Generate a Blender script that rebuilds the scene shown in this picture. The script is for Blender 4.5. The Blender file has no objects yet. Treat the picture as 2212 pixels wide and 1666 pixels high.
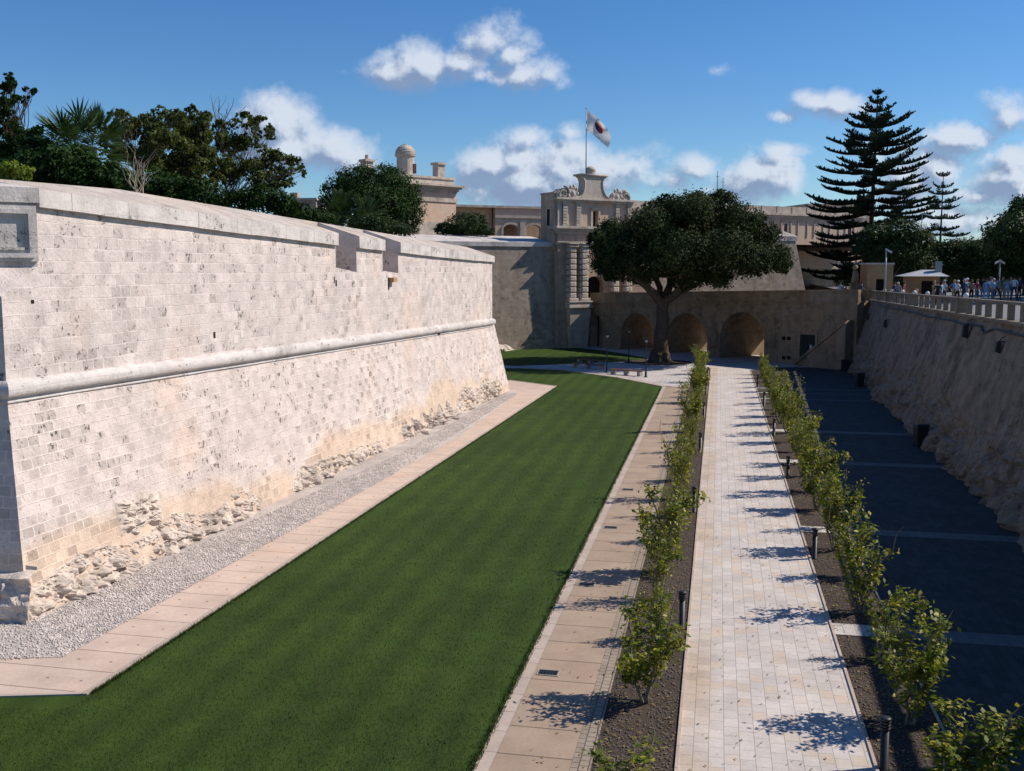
import bpy, math, random
import numpy as np
from mathutils import Vector, Matrix, noise
random.seed(7); RNG = np.random.default_rng(11)
R = math.radians
SC = bpy.context.scene; COL = SC.collection
# ------------------------------------------------------------ camera model
FPX=2200.; CX=1106.; CY=833.; H=9.1; PT=math.atan(248/FPX); CP,SP=math.cos(PT),math.sin(PT)
def ray(x,y):
    dx=(x-CX)/FPX; dy=(CY-y)/FPX
    return (dx,CP+dy*SP,-SP+dy*CP)
def P(x,y,z=0.):
    r=ray(x,y); t=(z-H)/r[2]; return (r[0]*t,r[1]*t,z)
def D(x,y,Y):
    r=ray(x,y); t=Y/r[1]; return (r[0]*t,Y,H+r[2]*t)
class Fr:                     # upright frame: a runs along d, t to its right, z up
    def __init__(s,o,d):
        L=math.hypot(d[0],d[1]); s.o=o; s.d=(d[0]/L,d[1]/L); s.n=(s.d[1],-s.d[0])
    def w(s,a,t,z): return (s.o[0]+s.d[0]*a+s.n[0]*t, s.o[1]+s.d[1]*a+s.n[1]*t, z)
    def px(s,x,y,t=0.):
        r=ray(x,y); ox=s.o[0]+s.n[0]*t; oy=s.o[1]+s.n[1]*t
        k=(ox*s.n[0]+oy*s.n[1])/(r[0]*s.n[0]+r[1]*s.n[1])
        X,Y,Z=r[0]*k,r[1]*k,H+r[2]*k
        return ((X-ox)*s.d[0]+(Y-oy)*s.d[1],Z)
    def inv(s,X,Y): return ((X-s.o[0])*s.d[0]+(Y-s.o[1])*s.d[1],(X-s.o[0])*s.n[0]+(Y-s.o[1])*s.n[1])
    @property
    def ang(s): return math.atan2(s.d[1],s.d[0])
WORLD=Fr((0,0),(1,0)); WORLD.n=(0.,1.)
cam=bpy.data.cameras.new('camera'); co=bpy.data.objects.new('camera',cam); COL.objects.link(co)
co.location=(0,0,H); co.rotation_euler=(R(90)-PT,0,0); cam.sensor_width=36; cam.lens=36*FPX/2212
cam.clip_start=.1; cam.clip_end=9000; SC.camera=co
# ------------------------------------------------------------ light
SAZ=R(79); SEL=R(41.5)
sl=bpy.data.lights.new('sun','SUN'); sl.energy=5; sl.angle=R(.53); sl.color=(1,.91,.80)
so=bpy.data.objects.new('sun',sl); COL.objects.link(so)
sdir=Vector((math.sin(SAZ)*math.cos(SEL),math.cos(SAZ)*math.cos(SEL),math.sin(SEL)))
so.rotation_euler=sdir.to_track_quat('Z','Y').to_euler(); so.location=(60,30,80)
SC.view_settings.view_transform='Standard'; SC.view_settings.look='None'; SC.view_settings.gamma=1
SC.view_settings.exposure=0.14
SC.cycles.max_bounces=6; SC.cycles.diffuse_bounces=3; SC.cycles.transparent_max_bounces=8
# ------------------------------------------------------------ node helper
class NT:
    def __init__(s,tree): s.t=tree; s.N=tree.nodes; s.L=tree.links
    def n(s,typ,out=0,props=None,**kw):
        nd=s.N.new(typ)
        for k,v in (props or {}).items(): setattr(nd,k,v)
        for k,v in kw.items():
            key=k
            if k[0]=='i' and k[1:].isdigit(): sock=nd.inputs[int(k[1:])]
            else: sock=nd.inputs[k.replace('_',' ')]
            if isinstance(v,bpy.types.NodeSocket): s.L.new(v,sock)
            else:
                if sock.type=='RGBA' and isinstance(v,(tuple,list)) and len(v)==3: v=(*v,1)
                sock.default_value=v
        return nd if out is None else nd.outputs[out]
    def m(s,op,a,b=0.,c=0.,clamp=False):
        return s.n('ShaderNodeMath',props={'operation':op,'use_clamp':clamp},i0=a,i1=b,i2=c)
    def vm(s,op,a,b=(0,0,0),out=0): return s.n('ShaderNodeVectorMath',out=out,props={'operation':op},i0=a,i1=b)
    def sm(s,x,lo,hi,a=0.,b=1.):
        return s.n('ShaderNodeMapRange',props={'interpolation_type':'SMOOTHSTEP'},Value=x,From_Min=lo,From_Max=hi,To_Min=a,To_Max=b)
    def mix(s,f,a,b,bt='MIX'):
        nd=s.N.new('ShaderNodeMix'); nd.data_type='RGBA'; nd.blend_type=bt; nd.clamp_factor=True
        for sock,v in ((nd.inputs[0],f),(nd.inputs[6],a),(nd.inputs[7],b)):
            if isinstance(v,bpy.types.NodeSocket): s.L.new(v,sock)
            else:
                if sock.type=='RGBA' and len(v)==3: v=(*v,1)
                sock.default_value=v
        return nd.outputs[2]
    def noise(s,vec,scale,detail=3.,rough=.55,out=0):
        return s.n('ShaderNodeTexNoise',out=out,Vector=vec,Scale=scale,Detail=detail,Roughness=rough)
    def scl(s,c,f): # colour times scalar
        return s.n('ShaderNodeVectorMath',props={'operation':'SCALE'},i0=c,Scale=f)
MATS={}
def newmat(name):
    m=bpy.data.materials.new(name); m.use_nodes=True; MATS[name]=m
    nt=NT(m.node_tree); nt.N.clear()
    return m,nt
def finish(nt,col,rough=.85,height=None,bstr=.5,bdist=.02,spec=.3,metal=0.,coat=None):
    kw=dict(Base_Color=col,Roughness=rough,Metallic=metal)
    if height is not None:
        kw['Normal']=nt.n('ShaderNodeBump',Strength=bstr,Distance=bdist,Height=height)
    b=nt.n('ShaderNodeBsdfPrincipled',**kw); 
    b.node.inputs['Specular IOR Level'].default_value=spec
    o=nt.N.new('ShaderNodeOutputMaterial'); nt.L.new(b,o.inputs[0])
    return b.node
def plain(name,c,rough=.6,var=.12,scale=3.,spec=.3,metal=0.,bump=0.):
    m,nt=newmat(name)
    pos=nt.n('ShaderNodeNewGeometry',out='Position')
    n1=nt.noise(pos,scale,5.,.6)
    f=nt.sm(n1,.3,.7,1-var,1+var)
    finish(nt,nt.scl(c,f),rough,n1 if bump else None,bump,.02,spec,metal)
    return m
def stone(name,base,bw=.45,bh=.28,var=.25,mortar=1.12,ms=.012,pit=.6,patch=.5,streak=0.,tint=(.55,.42,.3),bump=.8,grime=0.,newband=False):
    m,nt=newmat(name)
    uv=nt.n('ShaderNodeUVMap'); pos=nt.n('ShaderNodeNewGeometry',out='Position')
    wn=nt.noise(uv,1.1,3.,.6,out=1); w=nt.vm('SCALE',nt.vm('SUBTRACT',wn,(.5,.5,.5))); w.node.inputs['Scale'].default_value=.09
    wn2=nt.noise(uv,14.,2.,.6,out=1); w2=nt.vm('SCALE',nt.vm('SUBTRACT',wn2,(.5,.5,.5))); w2.node.inputs['Scale'].default_value=.02
    uvw=nt.vm('ADD',nt.vm('ADD',uv,w),w2)
    br=nt.n('ShaderNodeTexBrick',out=None,Vector=uvw,Color1=(0,0,0,1),Color2=(1,1,1,1),Mortar=(.5,.5,.5,1),Scale=1.,Mortar_Size=ms,Mortar_Smooth=.35,Bias=0.,Brick_Width=bw,Row_Height=bh)
    br.offset=.5
    rnd=nt.n('ShaderNodeSeparateColor',Color=br.outputs[0]); fac=br.outputs[1]
    big=nt.noise(pos,.13,4.,.6); mid=nt.noise(pos,1.3,5.,.65); fine=nt.noise(pos,11.,5.,.7)
    vis=nt.sm(big,.38,.62,.35,1.)              # how far the single stones show
    vis2=nt.m('MULTIPLY',vis,nt.sm(nt.noise(pos,.5,2.),.35,.6,.6,1.))
    dv=nt.m('MULTIPLY',nt.m('MULTIPLY',nt.m('SUBTRACT',nt.m('POWER',rnd,1.6),.28),var),vis2)
    f=nt.m('SUBTRACT',1.,dv)
    f=nt.m('MULTIPLY',f,nt.sm(mid,.25,.75,1-.16*patch,1+.16*patch))
    f=nt.m('MULTIPLY',f,nt.sm(fine,.25,.75,.9,1.08))
    # mortar, lighter than stone
    f=nt.m('MULTIPLY',f,nt.m('ADD',1.,nt.m('MULTIPLY',nt.m('MULTIPLY',fac,vis2),mortar-1.)))
    # pits: only in the softer stones
    pn=nt.noise(pos,6.5,4.,.75)
    soft=nt.m('MULTIPLY',nt.sm(rnd,.5,.85),nt.sm(nt.noise(pos,.35,3.,.6),.36,.56))
    pm=nt.m('MULTIPLY',nt.sm(nt.m('ADD',pn,nt.m('MULTIPLY',soft,.07)),.635,.70),nt.m('ADD',.25,nt.m('MULTIPLY',soft,.6)))
    pm=nt.m('MULTIPLY',pm,nt.m('SUBTRACT',1.,fac))
    nb_=None
    if newband:
        vz=nt.n('ShaderNodeSeparateXYZ',out=2,Vector=pos); ps=nt.noise(nt.vm('MULTIPLY',pos,(1,1,.1)),.11,2.,.5)
        nb_=nt.m('MULTIPLY',nt.sm(nt.m('ADD',vz,nt.m('MULTIPLY',nt.m('SUBTRACT',ps,.5),-5.)),1.2,1.9,1.,0.),.9)
        pm=nt.m('MULTIPLY',pm,nt.m('SUBTRACT',1.,nb_))
    f=nt.m('MULTIPLY',f,nt.m('SUBTRACT',1.,nt.m('MULTIPLY',pm,pit)))
    if streak:
        sv=nt.vm('MULTIPLY',pos,(.9,.9,.2)); sn=nt.noise(sv,1.,5.,.65)
        f=nt.m('MULTIPLY',f,nt.sm(sn,.3,.7,1-streak,1.04))
    if grime:
        g=nt.noise(pos,.45,6.,.7); f=nt.m('MULTIPLY',f,nt.sm(g,.5,.68,1.,1-grime))
    col=nt.scl(base,f)
    warm=nt.sm(nt.noise(pos,.28,4.,.6),.5,.75,0.,.3)
    col=nt.mix(warm,col,nt.mix(1.,col,tuple(min(2.,c/.45) for c in tint),'MULTIPLY'))
    if nb_ is not None: col=nt.mix(nb_,col,nt.mix(1.,col,(1.0,.90,.76),'MULTIPLY'))
    hgt=nt.m('SUBTRACT',nt.m('ADD',nt.m('MULTIPLY',fine,.5),nt.m('MULTIPLY',rnd,.25)),nt.m('ADD',nt.m('MULTIPLY',pm,1.3),nt.m('MULTIPLY',fac,-.10)))
    hgt=nt.m('ADD',hgt,nt.m('MULTIPLY',mid,.8))
    finish(nt,col,.93,hgt,bump,.05,.15)
    return m
def leafmat(name,c1,c2,rough=.5,trans=.35,spec=.3,yel=None,yf=.0):
    m,nt=newmat(name)
    g=nt.N.new('ShaderNodeNewGeometry'); r=g.outputs['Random Per Island']; pos=g.outputs['Position']
    n=nt.noise(pos,.55,3.)
    f=nt.m('ADD',nt.m('MULTIPLY',r,.6),nt.m('MULTIPLY',nt.sm(n,.3,.7),.5),clamp=True)
    col=nt.mix(f,c1,c2)
    if yel: col=nt.mix(nt.sm(nt.m('FRACT',nt.m('MULTIPLY',r,7.31)),1-yf-.05,1-yf+.05),col,yel)
    b=nt.n('ShaderNodeBsdfPrincipled',Base_Color=col,Roughness=rough); b.node.inputs['Specular IOR Level'].default_value=spec
    tr=nt.n('ShaderNodeBsdfTranslucent',Color=nt.mix(1.,col,(1.3,1.25,.6),'MULTIPLY'))
    mx=nt.n('ShaderNodeMixShader',Fac=trans,i1=b,i2=tr)
    o=nt.N.new('ShaderNodeOutputMaterial'); nt.L.new(mx,o.inputs[0]); return m
# ------------------------------------------------------------ objects
def tag(o,label=None,cat=None,group=None,kind=None):
    if label: o['label']=label
    if cat: o['category']=cat
    if group: o['group']=group
    if kind: o['kind']=kind
    return o
def empty(name,loc,label=None,cat=None,group=None,rz=0.):
    o=bpy.data.objects.new(name,None); o.empty_display_size=.3; COL.objects.link(o); o.location=loc; o.rotation_euler=(0,0,rz)
    return tag(o,label,cat,group)
def kids(o): return [c for c in COL.objects if c.parent==o]
def copy_tree(o,parent=None,ch=None):
    c=o.copy(); COL.objects.link(c)
    if parent is not None: c.parent=parent
    for k in (ch[o] if ch else kids(o)): copy_tree(k,c,ch)
    return c
class MB:
    """collects shapes in a frame, builds ONE mesh object"""
    def __init__(s,fr=WORLD,m=None): s.v=[];s.f=[];s.mi=[];s.fr=fr;s.cur=0;s.mx=m
    def pt(s,a,t,z):
        if s.mx is not None: a,t,z=s.mx@Vector((a,t,z))
        s.v.append(s.fr.w(a,t,z)); return len(s.v)-1
    def face(s,ids):
        ids=tuple(ids); s.f.append(ids if s.fr is WORLD else ids[::-1])
        s.mi.append(s.cur)
    def quad(s,*pts): s.face([s.pt(*p) for p in pts])
    def box(s,a0,a1,t0,t1,z0,z1):
        i=[s.pt(*p) for p in ((a0,t0,z0),(a1,t0,z0),(a1,t1,z0),(a0,t1,z0),(a0,t0,z1),(a1,t0,z1),(a1,t1,z1),(a0,t1,z1))]
        for q in ((0,3,2,1),(4,5,6,7),(0,1,5,4),(1,2,6,5),(2,3,7,6),(3,0,4,7)): s.face([i[k] for k in q])
        return s
    def hexa(s,bot,top):
        i=[s.pt(*p) for p in bot+top]; n=len(bot)
        s.face(i[:n][::-1]); s.face(i[n:])
        for k in range(n): s.face([i[k],i[(k+1)%n],i[n+(k+1)%n],i[n+k]])
        return s
    def slab(s,poly,z0,z1): return s.hexa([(x,y,z0) for x,y in poly],[(x,y,z1) for x,y in poly])
    def wall(s,poly,t0,t1):         # polygon in (a,z) pushed from t0 to t1
        return s.hexa([(a,t0,z) for a,z in poly],[(a,t1,z) for a,z in poly])
    def tube(s,path,rad,n=8,cap=True):
        path=[Vector(p) for p in path]
        if not hasattr(rad,'__len__'): rad=[rad]*len(path)
        prev=None; rings=[]
        for k,p in enumerate(path):
            d=(path[min(k+1,len(path)-1)]-path[max(k-1,0)]).normalized()
            if prev is None:
                u=d.orthogonal().normalized()
            else:
                u=(prev-d*prev.dot(d))
                u=u.normalized() if u.length>1e-6 else d.orthogonal().normalized()
            prev=u; w=d.cross(u)
            rings.append([s.pt(*(p+(u*math.cos(2*math.pi*j/n)+w*math.sin(2*math.pi*j/n))*rad[k])) for j in range(n)])
        for a,b in zip(rings,rings[1:]):
            for j in range(n): s.face((a[j],a[(j+1)%n],b[(j+1)%n],b[j]))
        if cap: s.face(rings[0][::-1]); s.face(rings[-1])
        return s
    def lathe(s,prof,c=(0,0,0),n=16,a0=0.,a1=2*math.pi):
        full=abs(a1-a0-2*math.pi)<1e-6; m=n if full else n+1
        rings=[[s.pt(c[0]+r*math.cos(a0+(a1-a0)*j/n),c[1]+r*math.sin(a0+(a1-a0)*j/n),c[2]+z) for j in range(m)] for r,z in prof]
        for a,b in zip(rings,rings[1:]):
            for j in range(m if full else m-1): s.face((a[j],a[(j+1)%m],b[(j+1)%m],b[j]))
        if full:
            if prof[0][0]>1e-4: s.face(rings[0][::-1])
            if prof[-1][0]>1e-4: s.face(rings[-1])
        return s
    def build(s,name,mat,parent=None,smooth=False,off=None,bevel=0.,ang=None,uv=None):
        o3=Vector(off) if off is not None else (Vector(parent.location) if parent is not None and parent.get('_w',1) else Vector((0,0,0)))
        if parent is not None and off is None and parent.parent is not None: o3=Vector(parent.parent.location)+Vector(parent.location)
        me=bpy.data.meshes.new(name)
        me.from_pydata([tuple(Vector(p)-o3) for p in s.v],[],s.f)
        for m in (mat if isinstance(mat,(list,tuple)) else [mat]): me.materials.append(m)
        me.polygons.foreach_set('material_index',s.mi)
        if smooth: me.polygons.foreach_set('use_smooth',[True]*len(s.f))
        me.validate(); me.update(); auto_uv(me,o3,uv)
        o=bpy.data.objects.new(name,me); COL.objects.link(o)
        if parent is not None: o.parent=parent
        elif off is not None: o.location=off
        if bevel:
            b=o.modifiers.new('bevel','BEVEL'); b.width=bevel; b.segments=2; b.limit_method='ANGLE'; b.angle_limit=R(40)
        return o
def auto_uv(me,o3,fr=None):
    uvl=me.uv_layers.new(name='UVMap').data
    for p in me.polygons:
        n=p.normal
        for li in p.loop_indices:
            c=me.vertices[me.loops[li].vertex_index].co+o3
            if fr is not None: uvl[li].uv=fr.inv(c.x,c.y)
            elif abs(n.z)>.75: uvl[li].uv=(c.x,c.y)
            else:
                h=math.hypot(n.x,n.y) or 1.
                uvl[li].uv=(-c.x*n.y/h+c.y*n.x/h, c.z/max(.3,h))
def sheet(name,pts,z,mat,fr=None,kind='structure',label=None,cat=None):
    mb=MB(); mb.face([mb.pt(p[0],p[1],z) for p in pts])
    o=mb.build(name,mat,uv=fr)
    if o.data.polygons[0].normal.z<0: o.data.flip_normals()
    return tag(o,label,cat,None,kind)
def mesh_np(name,V,F,mat,parent=None,mi=None,smooth=False):
    me=bpy.data.meshes.new(name); nv=len(V); nf=len(F); k=F.shape[1]
    me.vertices.add(nv); me.vertices.foreach_set('co',V.astype(np.float32).ravel())
    me.loops.add(nf*k); me.loops.foreach_set('vertex_index',F.astype(np.int32).ravel())
    me.polygons.add(nf); me.polygons.foreach_set('loop_start',np.arange(0,nf*k,k,dtype=np.int32)); me.polygons.foreach_set('loop_total',np.full(nf,k,dtype=np.int32))
    for m in (mat if isinstance(mat,(list,tuple)) else [mat]): me.materials.append(m)
    if mi is not None: me.polygons.foreach_set('material_index',mi.astype(np.int32))
    me.update(calc_edges=True); me.validate()
    o=bpy.data.objects.new(name,me); COL.objects.link(o)
    if parent is not None: o.parent=parent
    return o
def leaves_arr(C,size,up=.35,asp=.5,rng=RNG,out=None):
    """one small folded leaf (2 triangles sharing the midrib -> a rhombus) per point"""
    n=len(C); a=rng.normal(size=(n,3)); a/=np.linalg.norm(a,axis=1)[:,None]
    if out is not None: a=a+out*1.1
    a[:,2]+=up; a/=np.linalg.norm(a,axis=1)[:,None]
    b=rng.normal(size=(n,3)); b-=a*(a*b).sum(1)[:,None]; b/=np.linalg.norm(b,axis=1)[:,None]
    s=(size*(.65+.7*rng.random(n)))[:,None] if np.ndim(size)==0 else size[:,None]
    t=b; u=np.cross(a,b)
    V=np.stack([C-t*s*.5,C+u*s*asp*.5+a*s*.08,C+t*s*.5,C-u*s*asp*.5+a*s*.08],1).reshape(-1,3)
    return V,np.arange(4*n).reshape(n,4)
def lobes_points(lobes,n,shell=.55,rng=RNG,clump=0.,flat=1.):
    """points in a set of ellipsoids (x,y,z,rx,ry,rz), weighted to the shell, gathered in clumps"""
    L=np.array(lobes,float); w=(L[:,3]*L[:,4]*L[:,5])**.67; w/=w.sum()
    nc=max(1,int(n/(clump if clump else 1)))
    idx=rng.choice(len(L),nc,p=w); d=rng.normal(size=(nc,3)); d/=np.linalg.norm(d,axis=1)[:,None]
    r=shell+(1-shell)*rng.random(nc)**.6
    C=L[idx,:3]+d*L[idx,3:6]*r[:,None]; O=d.copy()
    if clump:
        k=int(clump); rad=(L[idx,3:6].mean(1)*.2)[:,None]
        C=np.repeat(C,k,0)+rng.normal(size=(nc*k,3))*np.repeat(rad,k,0)*.55; O=np.repeat(O,k,0)
    return C,O
def limb(mb,p0,p1,r0,r1,n=7,seg=5,wob=.08,sag=0.):
    p0=Vector(p0);p1=Vector(p1);L=(p1-p0).length;pts=[];rr=[]
    for k in range(seg+1):
        f=k/seg; p=p0.lerp(p1,f); q=math.sin(f*math.pi)
        if 0<k<seg: p+=Vector((random.uniform(-1,1),random.uniform(-1,1),random.uniform(-.5,.5)))*L*wob
        p.z+=sag*q*L; pts.append(p); rr.append(r0+(r1-r0)*f)
    mb.tube(pts,rr,n,cap=False); return pts
def tree(name,base,lobes,nleaf,lsize,leaf,bark,r0,label,cat='tree',group=None,fork=None,clump=24,shell=.55,asp=.5,twigs=3,up=.35,trunk_top=None,nolimb=False,thin=1.):
    """lobes in coordinates relative to the base"""
    root=empty(name,base,label,cat,group)
    C,O=lobes_points(lobes,nleaf,shell,clump=clump)
    V,F=leaves_arr(C,lsize,up,asp,out=O)
    mesh_np('crown',V,F,leaf,root)
    mb=MB(); fk=Vector(fork if fork else (0,0,min(l[2]-l[5] for l in lobes)))
    pts=limb(mb,(0,0,-.3),fk,r0,r0*.72,10,6,.03)
    mb.tube([(0,0,-.3),(0,0,.25*r0*2)],[r0*1.5,r0],10,cap=False)
    if not nolimb:
        for l in lobes:
            c=Vector(l[:3]); q=limb(mb,fk,c,r0*.42*thin,r0*.12*thin,7,5,.06,.03)
            for _ in range(twigs):
                d=Vector((random.gauss(0,1),random.gauss(0,1),random.gauss(.2,.8))).normalized()
                limb(mb,q[random.randint(2,5)],c+Vector((d.x*l[3],d.y*l[4],d.z*l[5]))*.85,r0*.14*thin,r0*.03,5,4,.07)
    mb.build('trunk',bark,root,True,off=(0,0,0))
    return root
# ------------------------------------------------------------ materials
M_bast=stone('limestone_bastion',(.60,.525,.485),.50,.36,.36,1.22,.018,.62,.9,0,(.54,.42,.33),1.1,grime=.10)
M_batt=stone('limestone_batter',(.60,.52,.475),.44,.295,.40,1.25,.020,.62,.9,0,(.54,.41,.31),1.2,grime=.08,newband=True)
M_cop=stone('limestone_coping',(.57,.525,.495),.9,.6,.2,1.04,.008,.7,.8,0,(.5,.44,.4),.8,grime=.3)
M_top=stone('limestone_slope',(.50,.435,.38),.9,.6,.2,1.04,.008,.5,.9,0,(.5,.42,.36),.8,grime=.25)
M_rock=stone('bedrock',(.58,.50,.43),3.,2.,.1,1.,.001,.6,1.4,0,(.54,.44,.33),1.3,grime=.35)
M_curt=stone('limestone_curtain',(.40,.325,.255),.6,.36,.35,1.12,.014,.6,.8,.22,(.5,.36,.24),.9,grime=.25)
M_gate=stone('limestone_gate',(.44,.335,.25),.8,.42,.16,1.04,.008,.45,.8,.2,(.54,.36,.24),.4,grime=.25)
M_gates=stone('limestone_gate_trim',(.52,.45,.38),1.,.5,.14,1.02,.005,.5,.8,.2,(.5,.42,.33),.4,grime=.35)
M_pink=stone('limestone_house',(.58,.43,.33),.7,.3,.06,1.02,.006,.2,.3,.1,(.54,.38,.28),.3)
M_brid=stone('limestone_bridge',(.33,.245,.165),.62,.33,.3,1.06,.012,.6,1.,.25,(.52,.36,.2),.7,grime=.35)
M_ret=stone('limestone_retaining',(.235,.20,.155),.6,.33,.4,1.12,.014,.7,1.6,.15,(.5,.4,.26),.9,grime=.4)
M_para=stone('limestone_parapet',(.22,.19,.155),.9,.3,.12,1.02,.01,.4,.6,.2,(.5,.4,.3),.5)
M_hut=stone('limestone_hut',(.42,.27,.15),.55,.27,.22,.86,.012,.3,.5,.1,(.52,.36,.22),.5)
M_black=plain('black_metal',(.018,.02,.024),.45,.2,2.,.4)
M_dark=plain('dark_opening',(.012,.009,.007),.9,.2)
M_door=plain('door_paint',(.012,.022,.02),.6,.2)
M_brown=plain('brown_paint',(.06,.018,.012),.6,.2)
M_white=plain('white_paint',(.62,.64,.66),.5,.08)
M_grey=plain('grey_metal',(.32,.34,.36),.4,.1,2.,.4)
M_conc=plain('concrete',(.3,.29,.27),.9,.15,2.,.2,0.,.4)
M_roof=plain('pale_roofing',(.36,.38,.41),.6,.15,2.)
M_wood=plain('bench_wood',(.16,.07,.035),.6,.25,8.)
M_bark=plain('bark',(.085,.065,.05),.95,.35,6.,.1,0.,.9)
M_barkg=plain('pale_bark',(.2,.17,.13),.9,.3,7.,.1,0.,.6)
M_twig=plain('bare_twig',(.30,.25,.2),.9,.2,7.,.1)
L_citrus=leafmat('citrus_leaf',(.060,.10,.010),(.17,.21,.02),.5,.35,.25,(.36,.32,.04),.2)
L_carob=leafmat('carob_leaf',(.012,.022,.009),(.052,.072,.026),.75,.12,.08)  # brighter second tone paints sunlit clumps into the leaf colour
L_fic=leafmat('laurel_leaf',(.012,.032,.009),(.030,.07,.014),.65,.2,.12)
L_pine=leafmat('norfolk_leaf',(.008,.022,.014),(.018,.042,.022),.6,.1,.2)
L_med=leafmat('pine_leaf',(.012,.032,.010),(.04,.068,.016),.6,.18,.2)
L_loc=leafmat('locust_leaf',(.034,.056,.014),(.10,.13,.035),.6,.3,.15,(.13,.09,.04),.05)
L_palm=leafmat('palm_leaf',(.016,.045,.012),(.045,.085,.02),.5,.2,.35)
L_lime=leafmat('lime_leaf',(.10,.15,.02),(.22,.28,.03),.5,.4,.3)
# ground materials
def m_grass():
    m,nt=newmat('lawn_grass'); uv=nt.n('ShaderNodeUVMap'); pos=nt.n('ShaderNodeNewGeometry',out='Position')
    f1=nt.noise(pos,22.,4.,.75); f2=nt.noise(pos,1.1,5.,.65); f3=nt.noise(pos,.16,3.,.6)
    x=nt.n('ShaderNodeSeparateXYZ',out=1,Vector=uv)
    st=nt.m('SINE',nt.m('ADD',nt.m('MULTIPLY',x,2*math.pi/1.15),nt.m('MULTIPLY',nt.noise(pos,.15,1.),1.2)))
    f=nt.m('MULTIPLY',nt.sm(f1,.3,.72,.8,1.18),nt.sm(f2,.25,.75,.9,1.1))
    f=nt.m('MULTIPLY',f,nt.sm(f3,.3,.7,.86,1.14)); f=nt.m('MULTIPLY',f,nt.m('ADD',1.,nt.m('MULTIPLY',st,.13)))
    col=nt.mix(nt.sm(f2,.45,.75,0.,.6),(.034,.064,.0085),(.048,.070,.011))
    finish(nt,nt.scl(col,f),.8,f1,.9,.03,.15); return m
M_grass=m_grass()
def m_blade():
    m,nt=newmat('grass_blade'); r=nt.n('ShaderNodeNewGeometry',out='Random Per Island')
    finish(nt,nt.mix(r,(.028,.056,.008),(.052,.080,.014)),.7,spec=.2); return m
M_blade=m_blade()
def m_slab(name,c,L,Wd,holes=False,c2=(.3,.2,.15),ms=.014,off=0.,var=.16,dark=.35,stain=.3,tan=None):
    m,nt=newmat(name); uv=nt.n('ShaderNodeUVMap'); pos=nt.n('ShaderNodeNewGeometry',out='Position')
    br=nt.n('ShaderNodeTexBrick',out=None,Vector=uv,Color1=(0,0,0,1),Color2=(1,1,1,1),Mortar=(.5,.5,.5,1),Scale=1.,Mortar_Size=ms,Mortar_Smooth=.3,Bias=0.,Brick_Width=L,Row_Height=Wd)
    br.offset=off
    rnd=nt.n('ShaderNodeSeparateColor',Color=br.outputs[0]); fac=br.outputs[1]
    n1=nt.noise(pos,.9,5.,.65); n2=nt.noise(pos,14.,4.,.7)
    f=nt.m('MULTIPLY',nt.m('ADD',1-var*.5,nt.m('MULTIPLY',rnd,var)),nt.sm(n1,.25,.75,.88,1.1))
    f=nt.m('MULTIPLY',f,nt.sm(n2,.3,.7,.93,1.06))
    col=nt.mix(nt.m('MULTIPLY',nt.sm(nt.noise(pos,.35,4.,.6),.48,.75),stain),c,c2)
    if tan:
        col=nt.mix(nt.sm(rnd,.78,.9,0.,.55),col,tan); ey=nt.n('ShaderNodeSeparateXYZ',out=1,Vector=uv)
        col=nt.mix(nt.m('MULTIPLY',nt.sm(ey,-.2,.25,.75,0.),nt.sm(nt.noise(pos,.25,3.),.35,.6,.2,1.)),col,tan)
    if holes:
        q=nt.n('ShaderNodeSeparateXYZ',out=None,Vector=uv)
        fx=nt.m('SUBTRACT',nt.m('FRACT',nt.m('DIVIDE',q.outputs[0],L)),.5)
        gx=nt.m('MULTIPLY',fx,L); gy=nt.m('SUBTRACT',nt.m('ABSOLUTE',nt.m('SUBTRACT',q.outputs[1],holes)),.42)
        d=nt.m('SQRT',nt.m('ADD',nt.m('MULTIPLY',gx,gx),nt.m('MULTIPLY',gy,gy)))
        f=nt.m('MULTIPLY',f,nt.sm(d,.025,.045,.3,1.))
    f=nt.m('MULTIPLY',f,nt.m('SUBTRACT',1.,nt.m('MULTIPLY',fac,1-dark)))
    finish(nt,nt.scl(col,f),.85,nt.m('SUBTRACT',nt.m('MULTIPLY',n2,.3),fac),.5,.01,.25); return m
M_path=m_slab('path_paving',(.54,.49,.45),.40,.29,False,(.50,.42,.34),.008,.43,.2,.6,.5,(.45,.35,.255))
M_pave=m_slab('bastion_pavement',(.55,.43,.35),1.12,9.,-.9,(.54,.36,.26),.018,0.,.08,.35,.5)
M_walk=m_slab('walkway_slabs',(.35,.265,.195),1.2,9.,False,(.33,.225,.155),.02,0.,.10,.35,.5)
M_kerb=m_slab('kerb_stone',(.44,.36,.30),.9,9.,False,(.40,.33,.26),.012,0.,.12,.5,.4)
M_sett=m_slab('setts',(.30,.245,.19),.2,.18,False,(.3,.24,.18),.014,.5,.2,.4,.5)
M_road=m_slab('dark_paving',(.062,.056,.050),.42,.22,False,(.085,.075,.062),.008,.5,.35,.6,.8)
M_band_lit=m_slab('band_paving_lit',(.5,.46,.42),.4,.3,False,(.44,.36,.28),.008,.5,.15,.5,.4)  # band stone where it crosses the bed, sunlight put into the colour
M_band_shaded=m_slab('band_paving_shaded',(.15,.14,.13),.45,.3,False,(.14,.125,.11),.008,.5,.15,.6,.4)  # same band stone on the road, colour darkened for the shade there
M_plaza=m_slab('plaza_paving',(.50,.46,.43),.5,.35,False,(.44,.38,.33),.008,.5,.12,.6,.5)
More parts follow.
